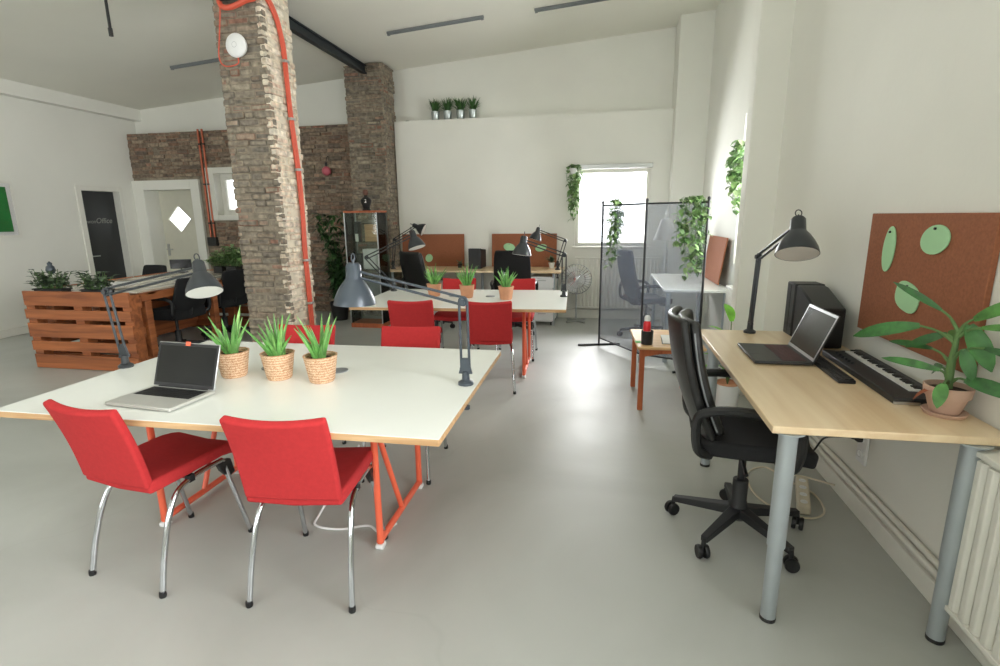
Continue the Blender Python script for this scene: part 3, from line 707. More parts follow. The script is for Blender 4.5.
m = MB(); m.tube(spline([(1.03, 2.88, .03), (.98, 3.05, .006), (.86, 2.95, .006), (.84, 2.72, .006), (.92, 2.56, .006), (1.04, 2.52, .006), (1.13, 2.60, .006), (1.14, 2.78, .006), (1.03, 2.93, .012), (1.12, 2.92, .03), (1.24, 2.78, .06)], 8), .005, 8)
tag(m.build('extension_cable', M_beige, smooth=True), 'cream cable coiled around the power strip on the floor', 'cable')

# black tower computer at the wall on the birch desk
def tower(loc, rz, w, d, h, label, ridge=.13, slope=.02):
    t = thing('computer_tower', loc, rz, label, 'computer', 'black computer towers')
    m = MB(); m.prism([(-w/2, -d/2, .006), (-w/2, d/2-ridge, .006), (-w/2, d/2-ridge, h), (-w/2, d/2-ridge-.05, h-.004), (-w/2, -d/2, h-slope)], (w, 0, 0)); m.build('case', M_black, t, bevel=.008)
    m = MB(); m.lohi((-w/2-.006, d/2-ridge, .0), (w/2+.002, d/2, h+.006)); fp = m.build('front_bezel', M_blackm, t, bevel=.008)
    for yy in (.33, .72):
        m = MB(); m.lohi((-w/2-.008, d/2-ridge*yy-.02, .05), (-w/2-.004, d/2-ridge*yy+.02, .075)); m.build('vent_slot', M_keys, fp)
    m = MB(); m.lohi((-w/2-.0075, d/2-ridge*.5-.003, .02), (-w/2-.004, d/2-ridge*.5+.003, h-.01)); m.build('seam', M_keys, fp)
    for sx in (-1, 1):
        for sy in (-1, 1):
            m = MB(); m.lathe([(.014, 0), (.014, .008)], 10, Matrix.Translation((sx*w*.33, sy*d*.38, 0))); m.build('foot', M_graypl, t)
    return t
tower((1.155, 3.085, .765), 0, .145, .42, .295, 'black computer tower with sloping top behind the open dark laptop', .13, .085)
tower((-1.71, 7.30, .74), R(176), .17, .30, .275, 'black computer tower between the two cork boards on the wooden desk', .06)

# keyboards
t = thing('music_keyboard', (1.165, 2.40, .765), R(-2), 'black music keyboard with white keys lying along the wall', 'keyboard')
m = MB(); m.lohi((-.085, -.36, 0), (.085, .36, .026)); m.lohi((.055, -.36, .02), (.085, .36, .034)); m.build('case', M_blackm, t, bevel=.004)
m = MB()
for k in range(29): m.box((.028, -.27+.0205*(k+.5), .029), (.05, .0188, .007))
m.build('white_keys', M_whitekey, t)
m = MB(); m.lohi((.044, -.27, .0255), (.055, .325, .036))
for k in range(29):
    if k % 7 not in (2, 6): m.box((.040, -.27+.0205*(k+1), .0345), (.028, .010, .007))
m.build('black_keys', M_keys, t)
m = MB(); m.lohi((-.086, -.362, .002), (.0, -.358, .012)); m.build('end_strip', M_alu, t)
for k in range(6):
    m = MB(); m.lathe([(.007, 0), (.006, .012), (0, .012)], 10, Matrix.Translation((-.05, .10+.035*k, .026))); m.build('knob', M_black, t, smooth=True)
t = thing('computer_keyboard', (1.03, 2.515, .765), R(-2), 'flat black computer keyboard beside the music keyboard', 'keyboard')
m = MB(); m.lohi((-.045, -.24, 0), (.02, .24, .016)); m.build('case', M_black, t, bevel=.004)
m = MB()
for i in range(3):
    for k in range(20): m.box((-.033+.019*i, -.225+.0235*(k+.5)-.01, .018), (.016, .02, .005))
m.build('keys', M_keys, t)

# dracaena in a clay pot at the desk end
t = thing('potted_dracaena', (1.185, 1.965, .765), 0, 'broad leaved plant in a pale clay pot at the desk end', 'potted plant')
m = MB(); m.lathe([(.056, 0), (.060, .004), (.066, .015), (.063, .016), (.045, .008), (0, .008)], 28); m.build('saucer', M_terra, t, smooth=True)
m = MB(); m.lathe([(.040, .009), (.043, .012), (.060, .070), (.066, .070), (.070, .104), (.064, .105), (.062, .088), (0, .088)], 28); m.build('pot', M_terra, t, smooth=True)
m = MB(); m.lathe([(.062, .088), (.04, .094), (0, .096)], 18); m.build('soil', M_soil, t, smooth=True)
m = MB(); m.tube([(0, 0, .09), (-.005, 0, .17), (.0, 0, .30)], [.012, .013, .006], 8); m.build('stem', M_stem, t, smooth=True)
m = MB(); pet = MB()
# (start of blade, tip, width, droop) in the plant's own frame; the wall is 10 cm away in +x
for (p, q, wd, bd) in (((-.045, .03, .36), (-.20, .10, .46), .030, .3), ((.02, -.03, .34), (.075, -.20, .445), .050, .35), ((.02, -.07, .32), (.07, -.22, .345), .03, .3), ((-.09, .05, .30), (-.30, .17, .215), .060, .5),
        ((-.02, .02, .28), (-.14, .08, .20), .04, .5), ((-.03, .01, .155), (-.21, .11, .165), .036, .5), ((.015, -.02, .32), (.05, -.12, .16), .075, .35), ((-.055, -.065, .128), (-.10, -.125, .055), .05, .4),
        ((.015, -.05, .14), (.06, -.25, .125), .058, .5), ((.0, -.04, .24), (.01, -.10, .13), .05, .4), ((.01, .02, .25), (.05, .15, .30), .035, .4), ((.02, -.10, .26), (.07, -.24, .245), .03, .3), ((-.04, .05, .22), (-.17, .16, .22), .03, .5), ((-.01, .03, .16), (-.02, .15, .10), .045, .6)):
    p = Vector(p); q = Vector(q); b0 = Vector((0, 0, max(.11, min(.29, p.z-.05))))
    q = p+(q-p)*.8; wd *= .82
    pet.tube(spline([b0, b0.lerp(p, .5)+Vector((0, 0, .012)), p], 3), [.006]*3+[.004]*4, 6)
    m.leaf(p, q-p+Vector((0, 0, .25*bd*(q-p).length)), (q-p).length*1.05, wd, bd, up=(-.55, -.75, .45), seg=7)
pet.build('leaf_stalks', M_stem, t, smooth=True); m.build('leaves', M_leafp, t, smooth=True)
m = MB(); m.leaf((-.045, -.02, .095), (-.9, .3, -.15), .075, .035, .8, seg=5); m.build('withered_leaf', mat('withered_leaf', (150,84,52), .8), t, smooth=True)

# ------------------------------------------------------------------ office chairs
def office_chair(loc, rz, label, group, bh=.56, leather=True, arms=True, cushion=M_fab, shell=M_black, st=.065):
    t = thing('office_chair', loc, rz, label, 'office chair', group)
    m = MB()
    for k in range(5):
        a = 2*PI*k/5+R(72*.5); d = Vector((math.cos(a), math.sin(a), 0)); s = Vector((-d.y, d.x, 0))
        p0 = Vector((0,0,.115)); p1 = d*.29+Vector((0,0,.085))
        vs = []
        for p, w, h in ((p0, .026, .045), (p1, .016, .026)):
            vs += [p-s*w-Vector((0,0,h/2)), p+s*w-Vector((0,0,h/2)), p+s*w+Vector((0,0,h/2)), p-s*w+Vector((0,0,h/2))]
        m.add(vs, [(0,1,2,3), (7,6,5,4), (0,4,5,1), (1,5,6,2), (2,6,7,3), (3,7,4,0)])
    m.lathe([(.04, .075), (.045, .085), (.04, .145), (.033, .16), (.033, .26), (0, .26)], 18); bs = m.build('star_base', M_blackm, t, bevel=.004)
    for k in range(5):
        a = 2*PI*k/5+R(36); d = Vector((math.cos(a), math.sin(a), 0)); b2 = a+.9; s = Vector((-math.sin(b2), math.cos(b2), 0)); c = d*.295+Vector((0,0,.032))
        m = MB()
        for q in (-1, 1): m.lathe([(.008, -.008), (.027, -.009), (.030, 0), (.027, .009), (.008, .008)], 16, axis_matrix(c+s*q*.015, s))
        m.tube([c+Vector((0,0,.0)), d*.287+Vector((0,0,.09))], .010, 8); m.tube([c-s*.02, c+s*.02], .008, 8)
        m.build('caster', M_black, bs, smooth=True)
    m = MB(); m.tube([(0,0,.24), (0,0,.425)], .016, 12); m.build('gas_column', M_blackm, t, smooth=True)
    m = MB(); m.tube([(.0, 0, .40), (.10, -.02, .385), (.19, -.02, .365)], [.006, .006, .009], 8); m.build('height_lever', M_black, t, smooth=True)
    m = MB(); m.lohi((-.09, -.11, .41), (.09, .11, .435)); m.build('mechanism', M_black, t, bevel=.01)
    def seat(u, v):
        a = (u-.5)*2; b_ = (v-.5)*2; return (a*.235*(1-.10*b_*b_), b_*.225+.01, .462+.012*a*a-.02*max(0, b_)**3)
    m = MB(); m.grid(seat, 10, 10, st); m.build('seat', cushion, t, smooth=True, bevel=.018, bseg=3, angle=60)
    z0 = .50; tk = .07
    def back(u, v):
        a = (u-.5)*2; w = .225*(1-.12*v**4-.05*(1-v)**3); y = -.20-.14*v-.025*math.sin(PI*v)+.05*a*a
        return (a*w*(1 if v < .93 else .96), y, z0+bh*v)
    if leather:
        m = MB(); m.grid(lambda u, v: Vector(back(u, v))+Vector((0, -.005, 0)), 12, 12, tk*.5); bk = m.build('backrest', M_leather, t, smooth=True, bevel=.018, bseg=3, angle=60)
        def pad(u, v):
            p = Vector(back(u, .04+v*.94)); p.x *= .9; p.y += .036; return p
        m = MB(); m.grid(pad, 10, 10, .045); m.build('back_cushion', M_leather, bk, smooth=True, bevel=.02, bseg=3, angle=60)
        # pale piping along the flank
        for s in (0, 1):
            m = MB(); m.tube([Vector(back(s, v/10))+Vector(((s-.5)*.008, .02, 0)) for v in range(1, 10)], .004, 6); m.build('piping', M_graypl, bk, smooth=True)
    else:
        m = MB(); m.grid(back, 12, 12, .045); m.build('backrest', cushion, t, smooth=True, bevel=.016, bseg=3, angle=60)
    m = MB(); m.tube(spline([(0, -.08, .42), (0, -.16, .415), (0, -.205, .46), (0, -.235, .60)], 5), [.02]*16, 8); m.build('back_bracket', M_blackm, t, smooth=True)
    if arms:
        for s in (-1, 1):
            x = s*.265
            m = MB(); pts = spline([(s*.17, .10, .425), (x, .13, .44), (x+s*.012, .15, .54), (x+s*.012, .12, .625), (x+s*.01, -.05, .655), (x, -.19, .645), (x-s*.02, -.235, .60), (x-s*.02, -.225, .48), (s*.2, -.17, .44)], 6)
            vs = []; n = len(pts)
            m.tube(pts, .019, 8); m.build('armrest', shell, t, smooth=True)
    return t
oc = office_chair((.66, 2.35, 0), R(-94), 'black leather high-backed office chair pushed under the birch desk', 'office chairs', bh=.485); oc.scale = (1, 1, 1.05)
dup(oc, (-2.20, 6.58, 0), R(-32), 'black office chair turned aside at the wooden desk by the glass cabinet')
ocf = office_chair((-1.05, 6.48, 0), R(4), 'black fabric office chair at the wooden desk beside the drawer unit', 'office chairs', bh=.56, leather=False)
dup(ocf, (.56, 6.45, 0), R(-70), 'dark office chair standing behind the net room divider')
tc_ = office_chair((-4.58, 4.92, 0), R(86), 'low black task chair at the pallet desk, next to the slatted end', 'task chairs at the pallet desk', bh=.36, leather=False, arms=True, st=.12)
dup(tc_, (-4.62, 5.72, 0), R(80), 'low black task chair at the pallet desk, half hidden by the brick pillar')
dup(tc_, (-5.98, 5.85, 0), R(170), 'black task chair on the far side of the pallet desk, before the black door')

# ------------------------------------------------------------------ small reddish table with cup and papers
t = thing('side_table', (.525, 4.2, 0), R(2), 'small reddish wooden side table with pale top', 'table')
m = MB(); m.lohi((-.245, -.32, .478), (.245, .32, .50)); m.build('tabletop', M_pine, t, bevel=.006)
m = MB()
for s in (-1, 1):
    m.lohi((s*.205-.009, -.27, .42), (s*.205+.009, .27, .478)); 
for s in (-1, 1):
    y = s*.285; n = 10
    arc = [(-.2, y, .478), (.2, y, .478)]+[(.2-.4*k/n, y, .415+.03*math.sin(PI*k/n)) for k in range(n+1)]
    m.prism(arc, (0, .016, 0))
m.build('apron', M_redwood, t)
for sx in (-1, 1):
    for sy in (-1, 1):
        m = MB(); m.prism([(sx*.205-.019, sy*.28-.019, .478), (sx*.205+.019, sy*.28-.019, .478), (sx*.205+.019, sy*.28+.019, .478), (sx*.205-.019, sy*.28+.019, .478)], (0, 0, -.478)); m.build('leg', M_redwood, t, bevel=.004)
t = thing('pen_cup', (.365, 3.97, .50), 0, 'dark mesh pen cup on the reddish side table', 'cup')
m = MB(); m.lathe([(.038, 0), (.042, .004), (.045, .105), (.042, .106), (.039, .01), (0, .01)], 22); m.build('cup', M_gun, t, smooth=True)
t = thing('red_bottle', (.362, 3.985, .512), 0, 'red plastic bottle standing in the dark pen cup', 'bottle')
m = MB(); m.lathe([(.026, 0), (.028, .01), (.028, .12), (.026, .15), (.018, .165), (0, .166)], 20); m.build('bottle_body', M_redpl, t, smooth=True)
m = MB(); m.lathe([(.022, .165), (.022, .19), (.014, .205), (0, .207)], 18); m.build('cap', M_whitepl, t, smooth=True)
m = MB(); m.lathe([(.0287, .05), (.0287, .09)], 20, close=False); m.build('bottle_label', mat('pale_pink_label', (242,190,184), .5), t, smooth=True)
t = thing('paper_stack', (.60, 4.14, .50), R(-4), 'white sheets of paper on the reddish side table', 'paper'); 
m = MB(); m.lohi((-.105, -.148, 0), (.105, .148, .004)); m.build('sheet', M_paper, t)
m = MB(); m.box((-.004, .004, .005), (.205, .29, .0015), Matrix.Rotation(.05, 3, 'Z')); m.build('sheet', M_paper, t)
m = MB(); m.lohi((-.112, -.155, -.0), (.112, .155, .0025)); m.build('clipboard', M_gun, t)
m = MB(); m.prism([(.285, 4.0, .501), (.325, 4.0, .501), (.325, 4.06, .501), (.285, 4.06, .501)], (0, 0, .003)); tag(m.build('sticky_notes', mat('green_note', (120,196,110), .7)), 'small green note pad beside the pen cup', 'notepad')

# ------------------------------------------------------------------ net room divider
t = thing('room_divider', (.42, 5.25, 0), 0, 'dark net room divider of two hinged panels', 'room divider')
def rel(p): return Vector((p[0]-.42, p[1]-5.25, p[2]))
PA, PB, PC = (.015, 5.93), (.42, 5.25), (.925, 5.0)
def panel(a, b):
    d = (Vector((b[0]-a[0], b[1]-a[1], 0))); s = d.normalized()
    m = MB(); A = rel((*a, 0)); B = rel((*b, 0))
    nrm = Vector((-s.y, s.x, 0))
    m.prism([A+s*.012+Vector((0,0,.09)), B-s*.012+Vector((0,0,.09)), B-s*.012+Vector((0,0,1.55)), A+s*.012+Vector((0,0,1.55))], nrm*.002); m.build('net_panel', M_net, t)
    for z in (.09, 1.555):
        m = MB(); m.tube([A+Vector((0,0,z)), B+Vector((0,0,z))], .008, 8); m.build('rail', M_blackm, t, smooth=True)
for p in (PA, PB, PC):
    m = MB(); m.tube([rel((*p, .0)), rel((*p, 1.575))], .011, 10); m.lathe([(.011, 1.575), (.015, 1.58), (.012, 1.60), (0, 1.605)], 10, Matrix.Translation(rel((*p, 0)))); m.build('post', M_blackm, t, smooth=True)
panel(PA, PB); panel(PB, PC)
for p, d in ((PA, (.97, .26)), (PC, (.94, .34))):
    m = MB(); dv = Vector((d[0], d[1], 0))*.24; c = rel((*p, .012)); m.tube([c-dv, c+dv], .012, 8); m.build('foot', M_blackm, t, smooth=True)

# ------------------------------------------------------------------ trailing plants
def trailing(loc, w, d, h, n, label, mt, seed, potr=.05, cat='hanging plant', ls=.05, taper=.55, pot=True, group='trailing ivy plants', name='trailing_ivy', sway=0):
    rnd = random.Random(seed); t = thing(name, loc, 0, label, cat, group)
    if pot:
        m = MB(); m.lathe([(potr*.7, -.07), (potr*.75, -.068), (potr, 0), (potr*.9, .002), (potr*.85, -.012), (0, -.012)], 18); m.build('pot', M_whitepl, t, smooth=True)
    sm = MB(); lm = MB()
    ns = max(5, int(n/16))
    for k in range(ns):
        a = rnd.uniform(0, 2*PI); rr = rnd.uniform(.3, 1); L = h*rnd.uniform(.45, 1)
        p0 = Vector((0,0,0)); px = Vector((math.cos(a)*w/2*rr, math.sin(a)*d/2*rr, .03*rnd.random()))
        pts = [p0, px*.7+Vector((0,0,.03))]
        q = px.copy(); st = 7
        for j in range(st):
            f = (j+1)/st; pts.append(Vector((px.x*(1-taper*f)+rnd.uniform(-.02, .02)+sway*f, px.y*(1-taper*f)+rnd.uniform(-.015, .015), -L*f)))
        sp = spline(pts, 3); sm.tube(sp, .0022, 4)
        for j in range(int(n/ns)):
            c = sp[rnd.randrange(2, len(sp))]; aa = rnd.uniform(0, 2*PI)
            dd = Vector((math.cos(aa), math.sin(aa), rnd.uniform(-.9, .3))); lm.leaf(c, dd, ls*rnd.uniform(.7, 1.3), ls*.8*rnd.uniform(.7, 1.2), .5, seg=3)
    sm.build('stems', M_stem, t); lm.build('foliage', mt, t, smooth=True)
    return t
trailing((-.39, YB-.09, 2.08), .22, .12, .72, 210, 'ivy trailing beside the upper corner of the end window', M_leafm, 21, ls=.065)
trailing((.13, 5.72, 1.56), .20, .12, .66, 170, 'ivy trailing over the divider in front of the end window', M_leafm, 22, ls=.06, pot=False)
trailing((.80, 5.03, 1.56), .26, .14, .70, 300, 'dense ivy trailing over the divider beside the corner column', M_leafm, 23, ls=.06, taper=.15, pot=False)
trailing((1.17, 4.95, 2.0), .22, .40, .55, 260, 'ivy hanging in the window niche past the pilaster', M_leafm, 24, ls=.07, taper=.2)

# ------------------------------------------------------------------ niche: desk, cork, plant behind divider
t = thing('white_desk', (.95, 5.98, 0), 0, 'white topped desk behind the room divider', 'desk')
m = MB(); m.lohi((-.33, -.72, .715), (.30, .76, .74)); m.build('desk_top', M_white_top, t, bevel=.004)
for sx in (-.28, .25):
    for sy in (-.66, .70):
        m = MB(); m.tube([(sx, sy, 0), (sx, sy, .715)], .022, 14); m.build('leg', M_silver_paint, t, smooth=True)
rot = Matrix.Rotation(R(7), 3, 'Y')
m = MB(); m.box((1.215, 6.05, .982), (.014, .86, .475), rot); tag(m.build('cork_board', M_cork, bevel=.003), 'brown cork board leaning upright on the white desk behind the divider', 'cork board', 'cork boards')
t = thing('floor_lamp', (.80, 6.95, 0), 0, 'white floor lamp behind the net divider', 'lamp')
m = MB(); m.lathe([(.13, 0), (.13, .015), (.02, .03), (0, .03)], 24); m.build('base', M_whitepl, t, smooth=True)
m = MB(); m.tube([(0, 0, .02), (0, 0, 1.5)], .011, 10); m.build('pole', M_whitepl, t, smooth=True)
m = MB(); m.lathe([(.15, 1.14), (.06, 1.40), (.057, 1.40), (.147, 1.14)], 28, close=True); m.build('lamp_shade', M_shade, t, smooth=True)
t = thing('floor_plant', (.97, 4.02, 0), 0, 'bright green large-leaved plant in a white planter by the pilaster', 'potted plant')
m = MB(); m.lathe([(.075, 0), (.08, .005), (.09, .20), (.085, .205), (.08, .19), (0, .19)], 24); m.build('planter', M_whitepl, t, smooth=True)
m = MB(); m.lathe([(.078, .19), (.082, .215), (.076, .22), (.072, .205), (0, .20)], 24); m.build('inner_pot', M_terrar, t, smooth=True)
m = MB(); st = MB()
for (a, e, z, L, w, bd) in ((165, 30, .50, .16, .07, .9), (100, 20, .62, .18, .07, 1.0), (200, 60, .30, .15, .06, .8), (60, 45, .45, .16, .07, .7), (250, 55, .28, .15, .06, .9), (140, 70, .36, .17, .06, .6), (20, 60, .35, .14, .06, .8), (310, 50, .33, .15, .06, .9)):
    a = R(a); e = R(e); d = Vector((math.cos(a)*math.sin(e), math.sin(a)*math.sin(e), math.cos(e))); p = d*.06+Vector((0, 0, z))
    st.tube(spline([(0,0,.2), Vector((0,0,.2)).lerp(p, .6)+Vector((0,0,.03)), p], 4), .004, 6); m.leaf(p, d+Vector((0,0,.1)), L, w, bd, seg=6)
st.build('stems', M_stem, t, smooth=True); m.build('leaves', M_leafbright, t, smooth=True)

# ------------------------------------------------------------------ end wall: wooden desk, boards, drawers, fan
for i, (xa, xb, lb) in enumerate(((-2.965, -1.80, 'wooden desk against the end wall, under the board by the pillar'), (-1.79, -.50, 'wooden desk against the end wall, by the fan'))):
    t = thing('wooden_desk', ((xa+xb)/2, 7.24, 0), 0, lb, 'desk', 'wooden desks along the end wall'); L = xb-xa
    m = MB(); m.lohi((-L/2, -.34, .713), (L/2, .33, .74)); m.build('desk_top', M_birch, t, bevel=.003)
    for sx in (-1, 1):
        for sy in (-.27, .26):
            m = MB(); m.tube([(sx*(L/2-.10), sy, 0), (sx*(L/2-.10), sy, .713)], .02, 14); m.build('leg', M_silver_paint, t, smooth=True)
for xa, xb, lb in ((-2.92, -1.965, 'cork board at the end wall, next to the pillar side'), (-1.55, -.61, 'cork board at the end wall with two mint leaves')):
    m = MB(); m.box(((xa+xb)/2, 7.55, .974), (xb-xa, .014, .47), Matrix.Rotation(R(-4), 3, 'X')); tag(m.build('cork_board', M_cork, bevel=.003), lb, 'cork board', 'cork boards')
blob('paper_leaf', (-1.29, 7.526, 1.02), 'y', .085, .055, R(-10), 'mint leaf on the end wall board, towards the computer tower')
blob('paper_leaf', (-.83, 7.526, 1.01), 'y', .085, .05, R(15), 'mint leaf on the end wall board, towards the lamp shades')
blob('paper_leaf', (-2.50, 7.520, .86), 'y', .055, .06, R(-30), 'mint leaf low on the board by the pillar, half behind the chair')
t = thing('drawer_unit', (-.75, 7.2, 0), 0, 'white drawer unit under the wooden desk by the fan', 'drawer unit')
m = MB(); m.lohi((-.16, -.24, .05), (.16, .26, .66)); m.build('carcass', M_whitepl, t, bevel=.004)
for k in range(4):
    m = MB(); m.lohi((-.153, -.256, .065+.148*k), (.153, -.24, .065+.148*k+.138)); dr_ = m.build('drawer', M_whitepl, t, bevel=.004)
    m = MB(); m.tube([(-.05, -.258, .17+.148*k), (-.05, -.272, .17+.148*k), (.05, -.272, .17+.148*k), (.05, -.258, .17+.148*k)], .005, 6); m.build('drawer_handle', M_alu, dr_, smooth=True)
for sx in (-.13, .13):
    for sy in (-.2, .2):
        m = MB(); m.lathe([(.02, 0), (.02, .05)], 10, Matrix.Translation((sx, sy, 0))); m.build('foot', M_blackm, t)
t = thing('small_plant', (-.66, 7.33, .74), 0, 'small leafy plant at the fan end of the wooden desk', 'potted plant')
m = MB(); m.lathe([(.03, 0), (.045, .08), (.04, .081), (0, .07)], 16); m.build('pot', M_whitepl, t, smooth=True)
m = MB()
for k in range(18):
    a = random.uniform(0, 6.3); e = random.uniform(.2, 1.1); m.leaf((0,0,.07), (math.cos(a)*math.sin(e), math.sin(a)*math.sin(e), math.cos(e)), random.uniform(.08, .14), .035, .6, seg=4)
m.build('leaves', M_leafg, t, smooth=True)
t = thing('small_plant', (-1.97, 7.3, .74), 0, 'tiny leafy plant beside the computer tower on the wooden desk', 'potted plant')
m = MB(); m.lathe([(.025, 0), (.035, .06), (.03, .061), (0, .05)], 16); m.build('pot', M_gun, t, smooth=True)
m = MB()
for k in range(14):
    a = random.uniform(0, 6.3); e = random.uniform(.2, 1.1); m.leaf((0,0,.05), (math.cos(a)*math.sin(e), math.sin(a)*math.sin(e), math.cos(e)), random.uniform(.05, .09), .028, .6, seg=4)
m.build('leaves', M_leafg, t, smooth=True)
t = thing('pedestal_fan', (-.31, 7.28, 0), 0, 'silver pedestal fan beside the end wall radiator', 'fan')
m = MB()
for k in range(2):
    a = PI/4+PI/2*k; d = Vector((math.cos(a), math.sin(a), 0))*.17; m.tube([Vector((0,0,.015))-d, Vector((0,0,.015))+d], .014, 8)
m.build('cross_base', M_alu, t, smooth=True)
m = MB(); m.tube([(0,0,.015), (0,0,.56)], [.014, .010], 10); m.build('pole', M_alu, t, smooth=True)
m = MB(); m.lathe([(.03, -.03), (.05, 0), (.05, .08), (.03, .11), (0, .11)], 18, axis_matrix((0, .02, .60), (0,1,0))); m.build('motor', M_alu, t, smooth=True)
m = MB()
for k in range(3):
    a0 = 2*PI*k/3
    def bl(u, v):
        rr = .04+.14*v; a = a0+(u-.5)*(1.3-.25*v); return (rr*math.cos(a), -.035+.03*(u-.5), .60+rr*math.sin(a))
    m.grid(bl, 5, 4, .003)
m.lathe([(.03, -.02), (.03, .02), (0, .025)], 14, axis_matrix((0, -.035, .60), (0,-1,0))); m.build('blade_rotor', M_whitepl, t, smooth=True)
m = MB()
for k in range(30):
    a = 2*PI*k/30; c, s = math.cos(a), math.sin(a)
    m.tube([(.03*c, -.085, .60+.03*s), (.12*c, -.08, .60+.12*s), (.19*c, -.05, .60+.19*s), (.205*c, -.02, .60+.205*s), (.19*c, .012, .60+.19*s), (.05*c, .03, .60+.05*s)], .003, 4)
for rr, y in ((.03, -.085), (.12, -.08), (.205, -.02), (.13, .02)):
    m.tube([(rr*math.cos(2*PI*k/32), y, .60+rr*math.sin(2*PI*k/32)) for k in range(33)], .005, 5)
m.lathe([(.035, 0), (.035, .006), (0, .008)], 16, axis_matrix((0, -.085, .60), (0,-1,0))); m.build('guard_grille', M_chrome, t)

# grass pots on the ledge
for k, x in enumerate((-2.37, -2.19, -2.0, -1.82)):
    t = thing('grass_pot', (x, YB+.075, 2.8), random.uniform(0, 6), ['tin of grass on the ledge, end of the row towards the brick pillar', 'tin of grass on the ledge, second from the brick pillar', 'tin of grass on the ledge, third from the brick pillar', 'tin of grass on the ledge, end of the row towards the window'][k], 'potted plant', 'grass tins on the ledge')
    m = MB(); m.lathe([(.05, 0), (.052, .003), (.06, .12), (.056, .122), (.05, .11), (0, .11)], 20); m.build('tin', M_tin, t, smooth=True)
    m = MB()
    for q in range(90):
        a = random.uniform(0, 6.3); e = abs(random.gauss(0, .38)); m.leaf((random.uniform(-.03, .03), random.uniform(-.03, .03), .10), (math.cos(a)*math.sin(e), math.sin(a)*math.sin(e), math.cos(e)), random.uniform(.13, .22), .016, .4, seg=3)
    m.build('grass_blades', M_grass, t)
m = MB(); m.lathe([(.035, 0), (.035, .012), (0, .014)], 12, Matrix.Translation((-2.79, YB+.07, 2.8))); tag(m.build('puck', M_black), 'small dark puck lying on the ledge beside the pillar', 'ornament')

# ------------------------------------------------------------------ glass cabinet, ornament, tall plant, bauble
t = thing('glass_cabinet', (-3.07, 6.66, 0), 0, 'glass display cabinet with wooden top before the brick pillar', 'cabinet')
w, d, h = .46, .34, 1.545
m = MB(); m.lohi((-w/2, -d/2, h-.025), (w/2, d/2, h)); m.build('cabinet_top', M_redwood, t, bevel=.003)
m = MB(); m.lohi((-w/2, -d/2, 0), (w/2, d/2, .06)); m.build('plinth', M_redwood, t, bevel=.003)
for sx in (-1, 1):
    m = MB(); m.lohi((sx*w/2-sx*.006, -d/2+.004, .06), (sx*w/2, d/2-.004, h-.025)); m.build('side_pane', M_glassg, t)
m = MB(); m.lohi((-w/2, d/2-.006, .06), (w/2, d/2, h-.025)); m.build('back_pane', M_glassg, t)
for s in (-1, 1):
    x0_, x1_ = sorted((s*.003, s*(w/2-.004))); m = MB(); m.lohi((x0_, -d/2, .065), (x1_, -d/2+.005, h-.03)); dd_ = m.build('door', M_glassg, t)
    m = MB(); m.lathe([(.008, 0), (.012, .012), (0, .016)], 10, axis_matrix((s*.03, -d/2, .8), (0,-1,0))); m.build('door_knob', M_alu, dd_, smooth=True)
for z in (.42, .78, 1.14):
    m = MB(); m.lohi((-w/2+.008, -d/2+.012, z), (w/2-.008, d/2-.01, z+.008)); m.build('shelf', M_glassg, t)
for sx in (-1, 1):
    for sy in (-1, 1):
        m = MB(); m.lohi((sx*(w/2-.006)-.006, sy*(d/2-.006)-.006, .06), (sx*(w/2-.006)+.006, sy*(d/2-.006)+.006, h-.025)); m.build('corner_post', M_alu, t)
for (x, y, z, sx, sy, sz, mt_, lb, cat) in ((-3.31, 6.94, 1.148, .05, .12, .26, M_gun, 'dark upright folder on the upper glass shelf', 'folder'), (-3.30, 6.87, 1.148, .045, .01, .10, M_paper, 'small white card on the upper glass shelf', 'card'), (-3.07, 6.98, 1.148, .17, .10, .22, M_ply, 'tan box on the upper glass shelf', 'box'), (-3.06, 6.90, .788, .17, .16, .26, M_whitepl, 'white carton on the middle glass shelf', 'box'), (-3.28, 6.94, .788, .08, .12, .20, M_gun, 'dark case on the middle glass shelf', 'box'), (-3.10, 6.95, .428, .26, .14, .2, M_graypl, 'grey case on the lower glass shelf', 'box')):
    x += .07+(-3.12-x)*.25; y -= .27; m = MB(); m.lohi((x-sx/2, y-sy/2, z), (x+sx/2, y+sy/2, z+sz)); nm = {'folder': 'folder', 'card': 'paper_card', 'box': 'storage_box'}[cat]
    o = tag(m.build(nm, mt_, bevel=.004), lb, cat)
    if cat == 'box':
        k = MB(); k.lohi((x-sx/2-.002, y-sy/2-.002, z+sz*.82), (x+sx/2+.002, y+sy/2+.002, z+sz+.002)); k.build('lid', mt_, o, bevel=.003)
t = thing('dark_figurine', (-3.05, 6.66, 1.545), 0, 'dark bust-like ornament on top of the glass cabinet', 'ornament')
m = MB(); m.lathe([(.055, 0), (.058, .015), (.045, .03), (.05, .06), (.066, .10), (.072, .135), (.05, .165), (.024, .18), (.022, .20)], 20); m.build('torso', M_black, t, smooth=True)
m = MB(); m.lathe([(.02, .195), (.034, .215), (.036, .24), (.026, .265), (0, .275)], 18); m.build('head', mat('brown_resin', (112,74,62), .5), t, smooth=True)
m = MB(); m.lohi((.0, -.066, .10), (.03, -.05, .145)); m.build('chest_tag', M_whitepl, t, bevel=.004)
t = thing('tall_houseplant', (-3.72, 7.0, 0), 0, 'tall dark leafy plant against the bare brick wall', 'potted plant')
m = MB(); m.lathe([(.10, 0), (.14, .26), (.13, .265), (.12, .24), (0, .24)], 22); m.build('pot', M_gun, t, smooth=True)
st = MB(); m = MB(); rnd = random.Random(5)
